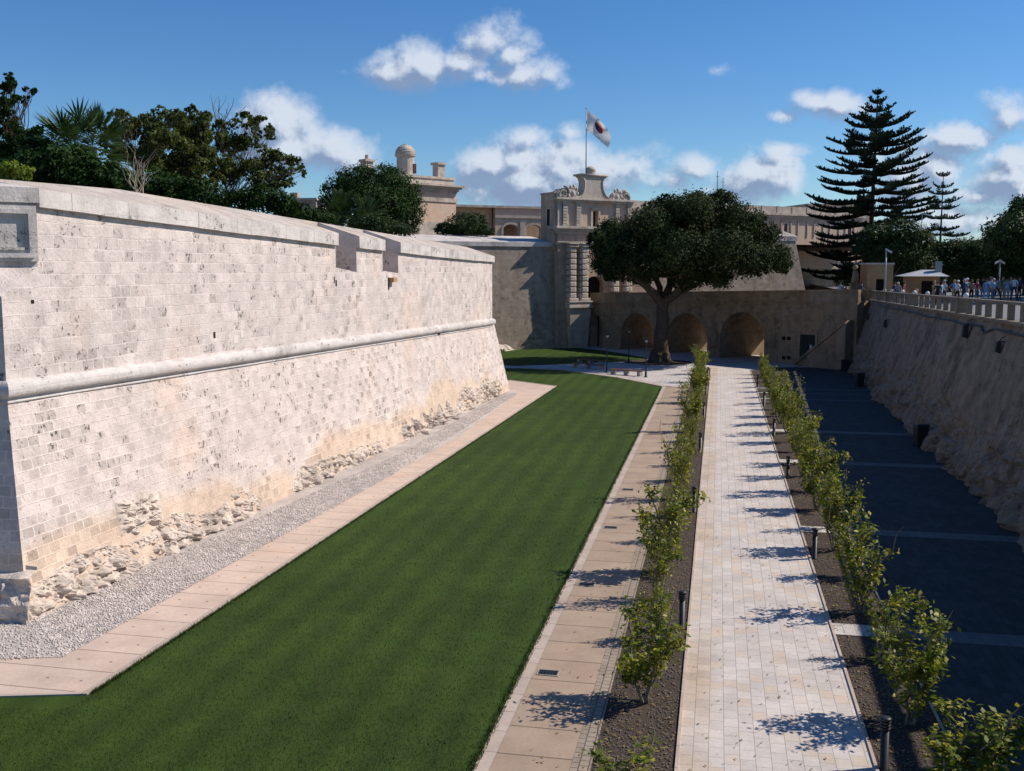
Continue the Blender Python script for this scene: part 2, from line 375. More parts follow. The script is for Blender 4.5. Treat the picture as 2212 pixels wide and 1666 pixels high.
def m_ground(name,c1,c2,sc,bs=.6,bd=.03,dark=None):
    m,nt=newmat(name); pos=nt.n('ShaderNodeNewGeometry',out='Position')
    n=nt.noise(pos,sc,5.,.75); b=nt.noise(pos,.5,4.,.6)
    v=nt.n('ShaderNodeTexVoronoi',out=1,Vector=pos,Scale=sc*1.2)
    vv=nt.n('ShaderNodeSeparateColor',Color=v)
    col=nt.mix(nt.m('ADD',nt.m('MULTIPLY',n,.5),nt.m('MULTIPLY',vv,.5)),c1,c2)
    finish(nt,nt.scl(col,nt.sm(b,.3,.7,.85,1.12)),.95,nt.m('ADD',n,nt.m('MULTIPLY',vv,.6)),bs,bd,.1); return m
M_gravel=m_ground('gravel',(.40,.35,.315),(.68,.61,.56),16.,1.,.04)
M_gst=plain('gravel_stone',(.56,.50,.46),.9,.25,3.)
M_soil=m_ground('mulch',(.034,.027,.022),(.14,.112,.092),22.,1.,.04)
M_chip=plain('bark_chips',(.17,.135,.11),.9,.5,9.)
M_dust=m_ground('dusty_ground',(.34,.28,.22),(.44,.37,.29),3.,.5,.03)
M_earth=m_ground('garden_earth',(.10,.075,.05),(.17,.13,.09),3.,.6,.05)
M_up=m_slab('road_paving',(.2,.2,.2),.6,.4,False,(.17,.165,.16),.01,.5,.12,.7,.5)
C=Fr((0,0),(math.sin(R(11.43)),math.cos(R(11.43))))
def cp(s,c): p=C.w(s,c,0); return (p[0],p[1])
def cquad(name,s0,s1,c0,c1,z,mat,kind='structure',**k): return sheet(name,[cp(s0,c0),cp(s1,c0),cp(s1,c1),cp(s0,c1)],z,mat,C,kind,**k)
g=lambda x,y:P(x,y)[:2]
# ---------------------------------------------------------------- ground
sheet('ground',[(-3000,-500),(3000,-500),(3000,5000),(-3000,5000)],-.03,M_dust)
sheet('plaza',[cp(68,-9),cp(68,14),cp(150,20),cp(150,-60),cp(84,-60)],0,M_plaza,C)
# near lawn (one sheet under the bastion pavement)
lawn=[(-70,-12),cp(-12,-4.22),g(1432,836),g(1330,816),g(1210,800),g(1120,796),(-8,97),(-70,97)]
sheet('lawn',lawn,.012,M_grass,C,'stuff')
far=[g(1088,757),g(1160,752),g(1240,751),g(1300,757),g(1345,764),g(1405,775),g(1370,782),g(1300,783),g(1200,788),g(1110,791),(-8,104),(-8,119)]
sheet('far_lawn',far,.012,M_grass,C,'stuff')
# tan kerb strip at the end of the near lawn
def strip(name,pts,w,z0,z1,mat,fr=None,kind='structure'):
    """a kerb of width w to the right of a polyline"""
    mb=MB(); n=len(pts); offs=[]
    for i,p in enumerate(pts):
        a=Vector(pts[max(i-1,0)]);b=Vector(pts[min(i+1,n-1)]);d=(b-a).normalized(); offs.append((p[0]+d.y*w,p[1]-d.x*w))
    for i in range(n-1):
        mb.hexa([(*pts[i],z0),(*pts[i+1],z0),(*offs[i+1],z0),(*offs[i],z0)],[(*pts[i],z1),(*pts[i+1],z1),(*offs[i+1],z1),(*offs[i],z1)])
    return tag(mb.build(name,mat,uv=fr),kind=kind)
strip('lawn_kerb',[g(1120,796),g(1210,800),g(1330,816),g(1432,836)],-.75,-.02,.045,M_kerb)
# bastion pavement and gravel
PV=Fr(g(183,1499),(g(1200,835)[0]-g(183,1499)[0],g(1200,835)[1]-g(183,1499)[1]))
o0=g(183,1499);o1=g(1200,835);oe=g(1105,823);ol=(-60,g(0,1485)[1]-4.)
sheet('bastion_pavement',[o0,o1,oe,(-6,81),(-60,40),ol],.024,M_pave,PV)
strip('bastion_kerb',[ol,o0,o1,oe,(-6,81)],.14,-.02,.05,M_kerb,PV)
i0=g(136,1422);i1=g(853,1024);i2=g(1118,852);i3=g(1108,842)
sheet('gravel_bed',[(-60,i0[1]-4.6),i0,i1,g(1000,938),i2,i3,(-8,74),(-60,36)],.034,M_gravel,kind='stuff')
# walkway, planting beds, path
cquad('walkway',-12,g(0,0)and 80.6,-3.93,-2.48,.012,M_walk)
cquad('walkway_kerb',-12,80.6,-4.22,-3.93,.02,M_kerb)
cquad('sett_border',-12,80.6,-2.48,-2.11,.018,M_sett)
cquad('left_bed',-12,97,-2.11,-.60,.006,M_soil)
cquad('path',-12,97.5,-.54,3.0,.016,M_path)
for c0,c1 in ((-.6,-.54),(3.0,3.06)):
    mb=MB(C); mb.box(-12,97,c0,c1,-.02,.05); tag(mb.build('path_edge',M_kerb,uv=C),kind='structure')
bands=[P(1900,y)[1] for y in (1390,1159,1005,936,865,852,842)]
cquad('right_bed',-12,96,3.06,4.55,.006,M_soil)
W0=P(2198,1168);W1=P(1832,799); W=Fr(W0,(W1[0]-W0[0],W1[1]-W0[1]))
def wline(s): # wall foot in C coordinates
    return C.inv(*W.w(s,0,0)[:2])
a_=wline(-60);b_=wline(63)
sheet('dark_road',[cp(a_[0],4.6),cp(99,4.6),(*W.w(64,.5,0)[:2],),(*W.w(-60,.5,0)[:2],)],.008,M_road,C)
mb=MB(C); mb.box(-12,96,4.55,4.6,-.02,.04); tag(mb.build('road_edge',M_kerb,uv=C),kind='structure')
mb=MB(); mbs=MB()
for k,Yb in enumerate(bands):
    s=Yb/C.d[1]-3.8*C.n[1]/C.d[1]*0+ .0; s=(Yb-C.n[1]*8)/C.d[1]
    w=.42 if k<4 else .18
    for c0,c1,z in ((3.06,4.55,.026),(4.62,None,.014)):
        e=[]
        for ss in (s-w,s+w):
            cc=c1 if c1 else wline((ss-36.4)*.99)[1]+.35
            e.append((cp(ss,c0),cp(ss,cc)))
        q_=mbs if c1 else mb
        q_.face([q_.pt(*e[0][0],z),q_.pt(*e[0][1],z),q_.pt(*e[1][1],z),q_.pt(*e[1][0],z)])
tag(mb.build('paving_bands',M_band_shaded,uv=C),kind='structure'); tag(mbs.build('crossing_slabs',M_band_lit,uv=C),kind='structure')
# soil round the big tree
mb=MB(); tb=P(1425,783); mb.face([mb.pt(tb[0]+3.3*math.cos(a)*random.uniform(.9,1.1),tb[1]+3.3*math.sin(a)*random.uniform(.9,1.1),.018) for a in [k*math.pi/10 for k in range(20)]])
tag(mb.build('tree_bed',M_soil),kind='structure')
# loose stones on the gravel, chips on the beds, blades on the nearest lawn
def scatter(name,mat,pts,s0,s1,flat=.6,parent=None):
    n=len(pts); base=np.array([(1,0,0),(-1,0,0),(0,1,0),(0,-1,0),(0,0,flat),(0,0,-flat)],float)
    F=np.array([(0,2,4),(2,1,4),(1,3,4),(3,0,4),(2,0,5),(1,2,5),(3,1,5),(0,3,5)])
    a=RNG.random(n)*6.28; s=s0+(s1-s0)*RNG.random(n)**2; ca,sa=np.cos(a),np.sin(a)
    B=np.repeat(base[None],n,0)*(.7+.6*RNG.random((n,6,1)))*s[:,None,None]
    X=B[...,0]*ca[:,None]-B[...,1]*sa[:,None]; Y=B[...,0]*sa[:,None]+B[...,1]*ca[:,None]
    V=np.stack([X+pts[:,0,None],Y+pts[:,1,None],B[...,2]+pts[:,2,None]],2).reshape(-1,3)
    FF=(F[None]+6*np.arange(n)[:,None,None]).reshape(-1,3)
    return tag(mesh_np(name,V,FF,mat,parent),kind='stuff')
def quadpts(n,q,z,pw=1.):
    q=np.array(q,float); u=RNG.random(n)**pw; v=RNG.random(n)
    p=(q[0]*(1-v)[:,None]+q[3]*v[:,None])*(1-u)[:,None]+(q[1]*(1-v)[:,None]+q[2]*v[:,None])*u[:,None]
    return np.c_[p,np.full(n,z)]
gp=np.r_[quadpts(22000,[(-12.5,25.8),(-5.6,50),i1,i0],.045,1.3),quadpts(14000,[(-30,27),(-12.3,26.2),i0,(-30,20)],.045),quadpts(4000,[(-5.6,50),(-.5,76),i2,i1],.045)]
scatter('gravel_stones',M_gst,gp,.012,.042,.8)
def cpts(n,s0,s1,c0,c1,z,pw=1.6):
    s=s0+(s1-s0)*RNG.random(n)**pw; c=c0+(c1-c0)*RNG.random(n)
    return np.c_[C.o[0]+C.d[0]*s+C.n[0]*c,C.o[1]+C.d[1]*s+C.n[1]*c,np.full(n,z)]
scatter('bark_mulch',M_chip,np.r_[cpts(9000,14,60,-2.05,-.65,.02),cpts(9000,14,60,3.1,4.5,.02)],.008,.035,.35)
def blades(name,pts,h,wd):
    n=len(pts); a=RNG.random(n)*6.28; l=RNG.normal(size=(n,2))*.35*h; hh=h*(.5+.8*RNG.random(n))
    dx=np.cos(a)*wd; dy=np.sin(a)*wd
    A=pts+np.c_[dx,dy,0*a]; B=pts-np.c_[dx,dy,0*a]; T=pts+np.c_[l,hh]
    V=np.stack([A,B,T],1).reshape(-1,3); return tag(mesh_np(name,V,np.arange(3*n).reshape(n,3),M_blade),kind='stuff')
lp=np.r_[cpts(230000,13,76,-20,-4.3,.012,2.6)]; pv=np.array([PV.n[0]*(p[0]-PV.o[0])+PV.n[1]*(p[1]-PV.o[1]) for p in lp[:, :2]])
blades('grass_blades',lp[(pv>.2)|(lp[:,1]<20.4)],.045,.006)
# ---------------------------------------------------------------- bastion
b0=P(62,1345);b1=P(1100,845); B=Fr(b0,(b1[0]-b0[0],b1[1]-b0[1]))
LB=51.15; SE=51.53                      # far corner of the upper wall
zc=lambda s:5.95-.0125*s                # cordon height
zt=lambda s:11.36-.0232*s               # top of coping front
bast=empty('bastion_wall',B.w(0,0,0),'long pale limestone bastion wall with rounded cordon and two gun openings, left of the lawn','wall')
# left flank: leaves the corner towards the left, faces the camera side
FL=R(175)                                # direction of the flank in the world
fd=(math.cos(FL),math.sin(FL)); FLn=Fr(B.w(0,0,0),(-fd[0],-fd[1]))  # runs towards the corner, n to camera side
# batter (one closed skirt: right face + far end + left flank)
def corner(t,z): # near corner of the wall where both faces are set back by t
    # intersection of line right face(offset -t) and flank (offset -t)
    a1=Vector(B.w(0,-t,0)[:2]); d1=Vector(B.d); a2=Vector((FLn.o[0]-FLn.n[0]*t,FLn.o[1]-FLn.n[1]*t)); d2=Vector(FLn.d)
    k=((a2-a1).cross(d2))/d1.cross(d2); p=a1+d1*k; return (p.x,p.y,z)
def skirt(mb,t0,za,t1,zb):
    """za,zb functions of s; quads along right face, far end, flank"""
    n=12
    c0=corner(t0,0);c1=corner(t1,0)
    e0=B.w(LB+2-t0,-t0,0);e1=B.w(LB+2-t1,-t1,0)
    def ln(p,q,f): return (p[0]+(q[0]-p[0])*f,p[1]+(q[1]-p[1])*f)
    for k in range(n):
        f0,f1=k/n,(k+1)/n; s0=LB*f0;s1=LB*f1
        mb.quad((*ln(c0,e0,f0),za(s0)),(*ln(c0,e0,f1),za(s1)),(*ln(c1,e1,f1),zb(s1)),(*ln(c1,e1,f0),zb(s0)))
    # far end going left/back
    q0=B.w(LB+2-t0+6,-14,0);q1=B.w(LB+2-t1+6,-14,0)
    mb.quad((e0[0],e0[1],za(LB)),(q0[0],q0[1],za(LB)),(q1[0],q1[1],zb(LB)),(e1[0],e1[1],zb(LB)))
    L0=(c0[0]+fd[0]*55,c0[1]+fd[1]*55);L1=(c1[0]+fd[0]*55,c1[1]+fd[1]*55)
    mb.quad((*L0,za(0)),(c0[0],c0[1],za(0)),(c1[0],c1[1],zb(0)),(*L1,zb(0)))
mb=MB(); skirt(mb,0.,lambda s:-.2,1.0,lambda s:zc(s)-.22); mb.build('batter',M_batt,bast)
# the upper wall: prism with two gun openings; chamfered near corner
sc_=corner(1.0,0); s_corner=B.inv(sc_[0],sc_[1])[0]
CHZ0,CHZ1=8.42,9.2                       # chamfer stop
ZB=lambda s:zt(s)-.43-.13*max(0,math.sin(math.pi*min(1,max(0,s)/50)))**.5
emb=[(22.68,25.23,9.25,9.03),(28.8,31.2,9.1,8.97)]
CHW=2.3-s_corner                       # chamfer set-back along the right face
CHW=max(.9,CHW)
mb=MB(B)
TI=-1.0
def panel(mb,s0,s1,z0,z1,t0=-1.0,t1=-5.): # z0,z1 functions
    mb.hexa([(s0,t0,z0(s0)),(s1,t0,z0(s1)),(s1,t1,z0(s1)),(s0,t1,z0(s0))],[(s0,t0,z1(s0)),(s1,t0,z1(s1)),(s1,t1,z1(s1)),(s0,t1,z1(s0))])
sA=s_corner+CHW
cuts=[sA]+[v for e in emb for v in e[:2]]+[SE]
for k in range(0,len(cuts),2): panel(mb,cuts[k],cuts[k+1],zc,ZB)
for e in emb:
    panel(mb,e[0],e[1],zc,lambda s,e=e:e[2]+(e[3]-e[2])*(s-e[0])/(e[1]-e[0]))
    panel(mb,e[0]-.3,e[1]+.3,zc,ZB,-5.0,-6.2)     # solid parapet behind the opening
# corner block: square below, chamfered above
sc3=s_corner; F1=FLn.inv(*B.w(sA,-1,0)[:2])
def wp(s,t=-1.0): return B.w(s,t,0)[:2]
cpt=(sc_[0],sc_[1]); fp=(sc_[0]+fd[0]*CHW,sc_[1]+fd[1]*CHW)      # chamfer foot on the flank
lf=(sc_[0]+fd[0]*55,sc_[1]+fd[1]*55); lb=(lf[0],lf[1]+8); ib=wp(sA,-5.0)
mbw=MB()
mbw.v=mb.v; mbw.f=mb.f; mbw.mi=mb.mi
z0=zc(0)
a=wp(sA)
# right face piece below chamfer
mbw.quad((*cpt,z0),(*a,z0),(*a,CHZ1),(*cpt,CHZ0)); mbw.quad((*fp,z0),(*cpt,z0),(*cpt,CHZ0),(*fp,CHZ1))
mbw.face([mbw.pt(*cpt,CHZ0),mbw.pt(*a,CHZ1),mbw.pt(*fp,CHZ1)])
mbw.quad((*fp,CHZ1),(*a,CHZ1),(*a,ZB(0)),(*fp,ZB(0)))
mbw.quad((*lf,z0),(*fp,z0),(*fp,ZB(0)),(*lf,ZB(0)))
mbw.build('upper_wall',M_bast,bast)
RZ=lambda s:.26+.44*min(1,max(0,s)/9)
# coping: band with sloped top, broken at the openings, chamfered at the corner
mb=MB(B)
def cop(s0,s1,jit=True):
    n=max(1,int((s1-s0)/1.3)); 
    for k in range(n):
        a_,b_=s0+(s1-s0)*k/n,s0+(s1-s0)*(k+1)/n; j=random.uniform(-.012,.012)
        o_=-.83+random.uniform(-.012,.012)
        mb.hexa([(a_,o_,ZB(a_)+j),(b_-.006,o_,ZB(b_)+j),(b_-.006,-3.,ZB(b_)),(a_,-3.,ZB(a_))],[(a_,o_,zt(a_)+j*.4),(b_-.006,o_,zt(b_)+j*.4),(b_-.006,-3.,zt(b_)+RZ(b_)),(a_,-3.,zt(a_)+RZ(a_))]); mb.mi[-5]=1
for k in range(0,len(cuts),2): cop(cuts[k]-(0 if k==0 else .0),cuts[k+1]+(.12 if k==4 else 0))
ov=.16
q=[(a[0]+B.n[0]*ov,a[1]+B.n[1]*ov),(fp[0]+FLn.n[0]*ov,fp[1]+FLn.n[1]*ov),(lf[0]+FLn.n[0]*ov,lf[1]+FLn.n[1]*ov)]
ia=B.w(sA,-3,0); ifl=(fp[0]-FLn.n[0]*2,fp[1]-FLn.n[1]*2); ill=(lf[0]-FLn.n[0]*2,lf[1]-FLn.n[1]*2)
mbw=MB(); mbw.v=mb.v;mbw.f=mb.f;mbw.mi=mb.mi
zz0,zz1=ZB(0),zt(0)-.02
mbw.hexa([(*q[0],zz0),(ia[0],ia[1],zz0),(*ifl,zz0),(*q[1],zz0)],[(*q[0],zz1),(ia[0],ia[1],zz1+.28),(*ifl,zz1+.28),(*q[1],zz1)])
mbw.hexa([(*q[1],zz0),(*ifl,zz0),(*ill,zz0),(*q[2],zz0)],[(*q[1],zz1),(*ifl,zz1+.28),(*ill,zz1+.28),(*q[2],zz1)])
mbw.build('coping',[M_cop,M_top],bast)
# inner part of the sloped top
mb=MB(B)
for k in range(0,26):
    a_,b_=sA+(SE-sA)*k/26,sA+(SE-sA)*(k+1)/26
    zz=lambda s:zt(s)
    mb.hexa([(a_,-3.01,ZB(a_)),(b_,-3.01,ZB(b_)),(b_,-5.4,ZB(b_)),(a_,-5.4,ZB(a_))],[(a_,-3.01,zz(a_)+RZ(a_)+.002),(b_,-3.01,zz(b_)+RZ(b_)+.002),(b_,-5.4,zz(b_)+RZ(b_)+.05),(a_,-5.4,zz(a_)+RZ(a_)+.05)])
mb.build('parapet_top',M_top,bast)
# cordon
mb=MB(); prof=[(.0,.34),(.13,.32),(.24,.24),(.29,.12),(.30,0),(.27,-.12),(.18,-.2),(.06,-.24),(.06,-.30),(.1,-.31),(.1,-.38),(.0,-.40)]
prof=[(r*.82,h*.84) for r,h in prof]
def cord(p,q,za,zb,nrm0,nrm1,n,z):
    rows=[]
    for k in range(n+1):
        f=k/n; x=p[0]+(q[0]-p[0])*f; y=p[1]+(q[1]-p[1])*f; nn=nrm0 if k==0 else (nrm1 if k==n else N_)
        zz=za+(zb-za)*f
        j=random.uniform(-.012,.012) if 0<k<n else 0
        rows.append([mb.pt(x+nn[0]*(r+j-.02),y+nn[1]*(r+j-.02),zz+h-.02) for r,h in prof])
    for a_,b_ in zip(rows,rows[1:]):
        for i in range(len(prof)-1): mb.face((a_[i],a_[i+1],b_[i+1],b_[i]))
    return rows
mit=(B.n[0]+FLn.n[0],B.n[1]+FLn.n[1]); k_=1/(mit[0]*B.n[0]+mit[1]*B.n[1]); mit=(mit[0]*k_,mit[1]*k_)
e=B.w(SE,-1,0); N_=B.n; em=(B.n[0]+B.d[0],B.n[1]+B.d[1])
cord(cpt,(e[0],e[1]),zc(0),zc(SE),mit,em,60,0)
e2=B.w(SE+6,-14,0); N_=B.d; cord((e[0],e[1]),(e2[0],e2[1]),zc(SE),zc(SE),em,B.d,1,0)
N_=FLn.n; cord(lf,cpt,zc(0),zc(0),FLn.n,mit,10,0)
mb.build('cordon',M_cop,bast,True)
# framed plaque on the chamfer
CH=Fr(fp,(a[0]-fp[0],a[1]-fp[1])); LCH=math.hypot(a[0]-fp[0],a[1]-fp[1])
mb=MB(CH); zp0,zp1=9.35,10.85
for d0,d1,o_ in ((.0,.10,.10),(.10,.22,.16),(.22,.30,.08)):
    x0,x1,y0,y1=.06+d0,LCH+.02-d0,zp0+d0,zp1-d0; w_=d1-d0
    mb.box(x0,x0+w_,0,o_,y0,y1); mb.box(x1-w_,x1,0,o_,y0,y1)
    mb.box(x0+w_,x1-w_,0,o_,y0,y0+w_); mb.box(x0+w_,x1-w_,0,o_,y1-w_,y1)
fr_=mb.build('plaque_frame',M_cop,bast)
mb=MB(CH); mb.box(.36,LCH-.28,.003,.03,zp0+.3,zp1-.3); mb.box(.4,LCH-.32,.03,.14,zp0+.3,zp0+.38)
mb.build('plaque',M_cop,bast)
# terreplein behind the parapet
sheet('garden_terrace',[B.w(SE,-5.3,0)[:2],B.w(s_corner,-5.3,0)[:2],(lf[0],lf[1]+6),(-120,140),(-20,128),B.w(SE+6,-14,0)[:2]],10.0,M_earth)
# square holes and outlets in the face
def hole(x,y,w,h,t,name='drain_hole',mat=M_dark,proud=.01,lean=0):
    s,z=B.px(x,y,t); mb=MB(B); mb.box(s-w/2,s+w/2,t-.02,t+proud,z-h/2,z+h/2); return mb.build(name,mat,bast)
def batt_t(z): return -z/5.73
for x,y,w,h in ((840,612,.34,.5),):
    s,z=B.px(x,y,-1.0); mb=MB(B); mb.box(s,s+.55,-1.05,-.72,z+.05,z+.3); mb.build('spout',M_hut,bast)
    mb=MB(B); mb.box(s-.15,s+.05,-1.0,-.985,z-.35,z+.3); mb.build('drain_hole',M_dark,bast)
for x,y,w,h in ((726,612,.16,.28),(463,724,.14,.22),(70,652,.12,.1),(722,605,.1,.3)):
    hole(x,y,w,h,-1.0)
for x,y,w,h in ((949,716,.35,.42),):
    s,z=B.px(x,y,-.9); tt=batt_t(z); mb=MB(B); mb.hexa([(s-w/2,tt-.1,z-h/2),(s+w/2,tt-.1,z-h/2),(s+w/2,tt+.04,z-h/2),(s-w/2,tt+.04,z-h/2)],[(s-w/2,tt-.1,z+h/2),(s+w/2,tt-.1,z+h/2),(s+w/2,tt-.0,z+h/2),(s-w/2,tt-.0,z+h/2)]); mb.build('drain_hole',M_dark,bast)
# rock shelves along the foot
def rocks(name,s0,s1,hf,pf,seed,ds=.12,t_in=-.15):
    ds*=.6; mb=MB(B); ns=int((s1-s0)/ds); nz=26; rows=[]
    for i in range(ns+1):
        f=i/ns; s=s0+(s1-s0)*f; e=min(1,min(f,1-f)*9)**.5
        h=hf(f)*(.35+.65*e)*(1+.25*noise.noise(Vector((s*1.1,seed,0)))); p=pf(f)*e
        row=[]
        for j in range(nz+1):
            g_=j/nz; z=-.1+(h+.1)*g_
            base=-max(z,0)/5.73
            q=Vector((s*1.7,z*2.4,seed)); dn=noise.fractal(q,.8,2.1,5)
            rd=abs(noise.noise(q*1.4+Vector((3,1,7)))); 
            cv=noise.voronoi(Vector((s*1.5+.3*dn,z*2.6,seed)))[0]; crk=min(1,(cv[1]-cv[0])*3.2); blk=noise.cell(Vector((s*1.1+dn*.4,z*2.2+.3*s,seed)))
            led=math.floor((g_*4+.5*blk+.4*dn))/4
            t=base-.05+p*(1-max(0,min(1,led))**1.6)*(.75+.35*blk+.35*dn)-.26*(1-crk)*e*(1-g_**3)+.07*noise.fractal(q*4,.7,2.2,4)*e
            if j==nz: t=base-.12
            row.append(mb.pt(s+.05*dn,max(t,base-.12),z+.05*noise.noise(q*2)))
        rows.append(row)
    for a_,b_ in zip(rows,rows[1:]):
        for j in range(nz): mb.face((a_[j],b_[j],b_[j+1],a_[j+1]))
    return mb.build(name,M_rock,bast)
rocks('rock_shelf',.05,13.2,lambda f:1.15-.5*f+.5*math.sin(f*9)**2*f,lambda f:.42-.12*f,1.3)
rocks('rock_shelf',15.6,27.,lambda f:.95-.35*f,lambda f:.42-.2*f,4.1)
rocks('rock_shelf',28.6,39,lambda f:.8+.5*math.sin(f*20)**4,lambda f:.2+.55*math.sin(f*17)**4,7.7,.14)
rocks('rock_shelf',39,51.3,lambda f:1.15+.5*math.sin(f*7)**2,lambda f:.3,9.2,.16)
# ledge of bedrock under the left flank
mb=MB(FLn); rows=[]
for i in range(130):
    s=-9+i*.0705; row=[]
    for j in range(16):
        z=-.1+j*.1; q=Vector((s*.9,z*1.5,21.)); dn=noise.fractal(q,.8,2.1,5); cv=noise.voronoi(Vector((s*1.1,z*1.6,21)))[0]; crk=min(1,(cv[1]-cv[0])*3)
        t=-z/5.73+.30+.16*dn-.16*(1-crk) if j<14 else -z/5.73-.12
        row.append(mb.pt(s+(.06*dn if i<129 else .0),t,z+(.08*noise.noise(q*2) if j>10 else 0)))
    rows.append(row)
for a_,b_ in zip(rows,rows[1:]):
    for j in range(15): mb.face((a_[j],b_[j],b_[j+1],a_[j+1]))
mb.build('flank_ledge',M_rock,bast)
# eroded patch above the near shelf
mb=MB(B); n=26
s0_,z0_=B.px(252,1140,-.35); s1_,z1_=B.px(345,1085,-.35); rows=[]
for i in range(n+1):
    row=[]
    for j in range(n+1):
        s=s0_+(s1_-s0_)*i/n; z=1.1+1.05*j/n+.1*math.sin(i*.5); e=min(1,min(i,n-i,j,n-j)/4)
        dn=noise.fractal(Vector((s*2.2,z*6,2.)),.8,2.1,5)
        row.append(mb.pt(s,-z/5.73-.03+e*(.12+.16*dn),z))
    rows.append(row)
for a_,b_ in zip(rows,rows[1:]):
    for j in range(n): mb.face((a_[j],b_[j],b_[j+1],a_[j+1]))
mb.build('eroded_stone',M_rock,bast)
bast.name='bastion_rampart'
# ---------------------------------------------------------------- curtain and gate
def arch_poly(s0,s1,ztop,zbot,arches,n=14):
    """outline in (s,z): flat top, arches (a0,a1,zspring,zcrown,zfoot) cut up from the bottom; ztop may be a function"""
    zf=ztop if callable(ztop) else (lambda s:ztop)
    pts=[(s0,zbot),(s0,zf(s0)),(s1,zf(s1)),(s1,zbot)]
    for a0,a1,zs,zcn,zft in sorted(arches,reverse=True):
        pts.append((a1,zft if zft>zbot else zbot)); 
        m=(a0+a1)/2; r=(a1-a0)/2
        for k in range(n+1):
            th=math.pi*k/n; pts.append((m+r*math.cos(th),zs+(zcn-zs)*math.sin(th)))
        pts.append((a0,zft if zft>zbot else zbot))
    return pts
def grid_wall(mb,s0,s1,z0,z1,t0,t1,holes):
    """boxes round rectangular holes (a0,a1,b0,b1)"""
    xs=sorted({s0,s1,*[h[0] for h in holes],*[h[1] for h in holes]}); zs=sorted({z0,z1,*[h[2] for h in holes],*[h[3] for h in holes]})
    for a,b in zip(xs,xs[1:]):
        run=None
        for c,d in zip(zs,zs[1:]):
            inh=any(h[0]<(a+b)/2<h[1] and h[2]<(c+d)/2<h[3] for h in holes)
            if not inh: mb.box(a,b,t0,t1,c,d)
g0=D(1205,700,119.5); gphi=R(30)
GT=Fr(g0,(math.cos(gphi),math.sin(gphi)))
gw=lambda x,y:GT.px(x,y)
gate=empty('city_gate',GT.w(5,0,0),'baroque stone gate with rusticated columns and scrolled pediment, behind the bridge','gate')
sR=gw(1365,470)[0]
zt_=gw(1283,436)[1]      # cornice height of the attic
zl=gw(1283,492)[1]       # top of lower cornice
zf0=gw(1283,523)[1]
doorA=(gw(1266,628)[0],gw(1298,628)[0]+.35,gw(1280,612)[1],gw(1280,597)[1],0)
def sp(x,y): return gw(x,y)
mb=MB(GT)
mb.wall(arch_poly(0,sR,zf0,-.3,[doorA]),-.9,0)       # lower storey wall
mb.box(0,sR,-.9,0.0,zf0+.001,zl)
mb.box(.0,sR,-3.1,-.9,-.3,zl)
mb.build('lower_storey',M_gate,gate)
mb=MB(GT); wn=(gw(1282,470)[0],gw(1294,470)[0],gw(1288,490)[1],gw(1288,456)[1])
grid_wall(mb,.0,sR,zl,zt_,-1.,-.25,[wn]); mb.box(0,sR,-3.1,-1.,zl,zt_-.003)
mb.build('attic',M_pink,gate)
mb=MB(GT); mb.box(wn[0],wn[1],-.9,-.75,wn[2],wn[3]); wq=mb.build('window',M_brown,gate)
mb=MB(GT); fw=.28
mb.box(wn[0]-fw,wn[0],-.25,-.1,wn[2],wn[3]+fw); mb.box(wn[1],wn[1]+fw,-.25,-.1,wn[2],wn[3]+fw); mb.box(wn[0],wn[1],-.25,-.1,wn[3],wn[3]+fw); mb.box(wn[0]-fw-.1,wn[1]+fw+.1,-.25,.02,wn[3]+fw,wn[3]+fw+.14)
mb.build('window_frame',M_gates,wq,off=tuple(gate.location))
mb=MB(GT); mb.box(doorA[0]+.01,doorA[1]-.01,-.89,-.8,0,doorA[3]); mb.build('gateway',M_dark,gate)
# pilasters of the attic, banded
def banded(mb,x0,x1,zb,zt2,depth,n,proud=.12,round_=False,tb=0.):
    s0=gw(x0,470)[0];s1=gw(x1,470)[0]
    round_ or mb.box(s0+.06,s1-.06,tb-.02,tb+depth-proud,zb,zt2)
    h=(zt2-zb)/n
    for k in range(n):
        a=zb+k*h+h*.12;b=zb+(k+1)*h-h*.02
        if round_:
            m=(s0+s1)/2; rr=(s1-s0)/2; mb.hexa([(s0-.06,-.02,a),(s1+.06,-.02,a),(s1+.06,.5,a),(s1-.15,.72,a),(s0+.15,.72,a),(s0-.06,.5,a)],[(s0-.06,-.02,b),(s1+.06,-.02,b),(s1+.06,.5,b),(s1-.15,.72,b),(s0+.15,.72,b),(s0-.06,.5,b)]); continue
            pr=[(rr*1.1,a),(rr*1.3,a+(b-a)*.14),(rr*1.36,(a+b)/2),(rr*1.3,b-(b-a)*.14),(rr*1.1,b)]
            mb.lathe(pr,(m,tb,0),14,0,math.pi)
        else: mb.box(s0,s1,tb-.02,tb+depth,a,b)
for x0,x1 in ((1216,1226),(1245,1255),(1330,1338),(1355,1365)):
    mb=MB(GT); banded(mb,x0,x1,zl+.35,zt_-.25,.32,7,.14,tb=-.25)
    s0=gw(x0,470)[0];s1=gw(x1,470)[0]
    mb.box(s0-.1,s1+.1,-.27,.2,zl+.0,zl+.35); mb.box(s0-.08,s1+.08,-.27,.15,zt_-.25,zt_-.01)
    mb.build('pilaster',M_gates,gate,bevel=.03)
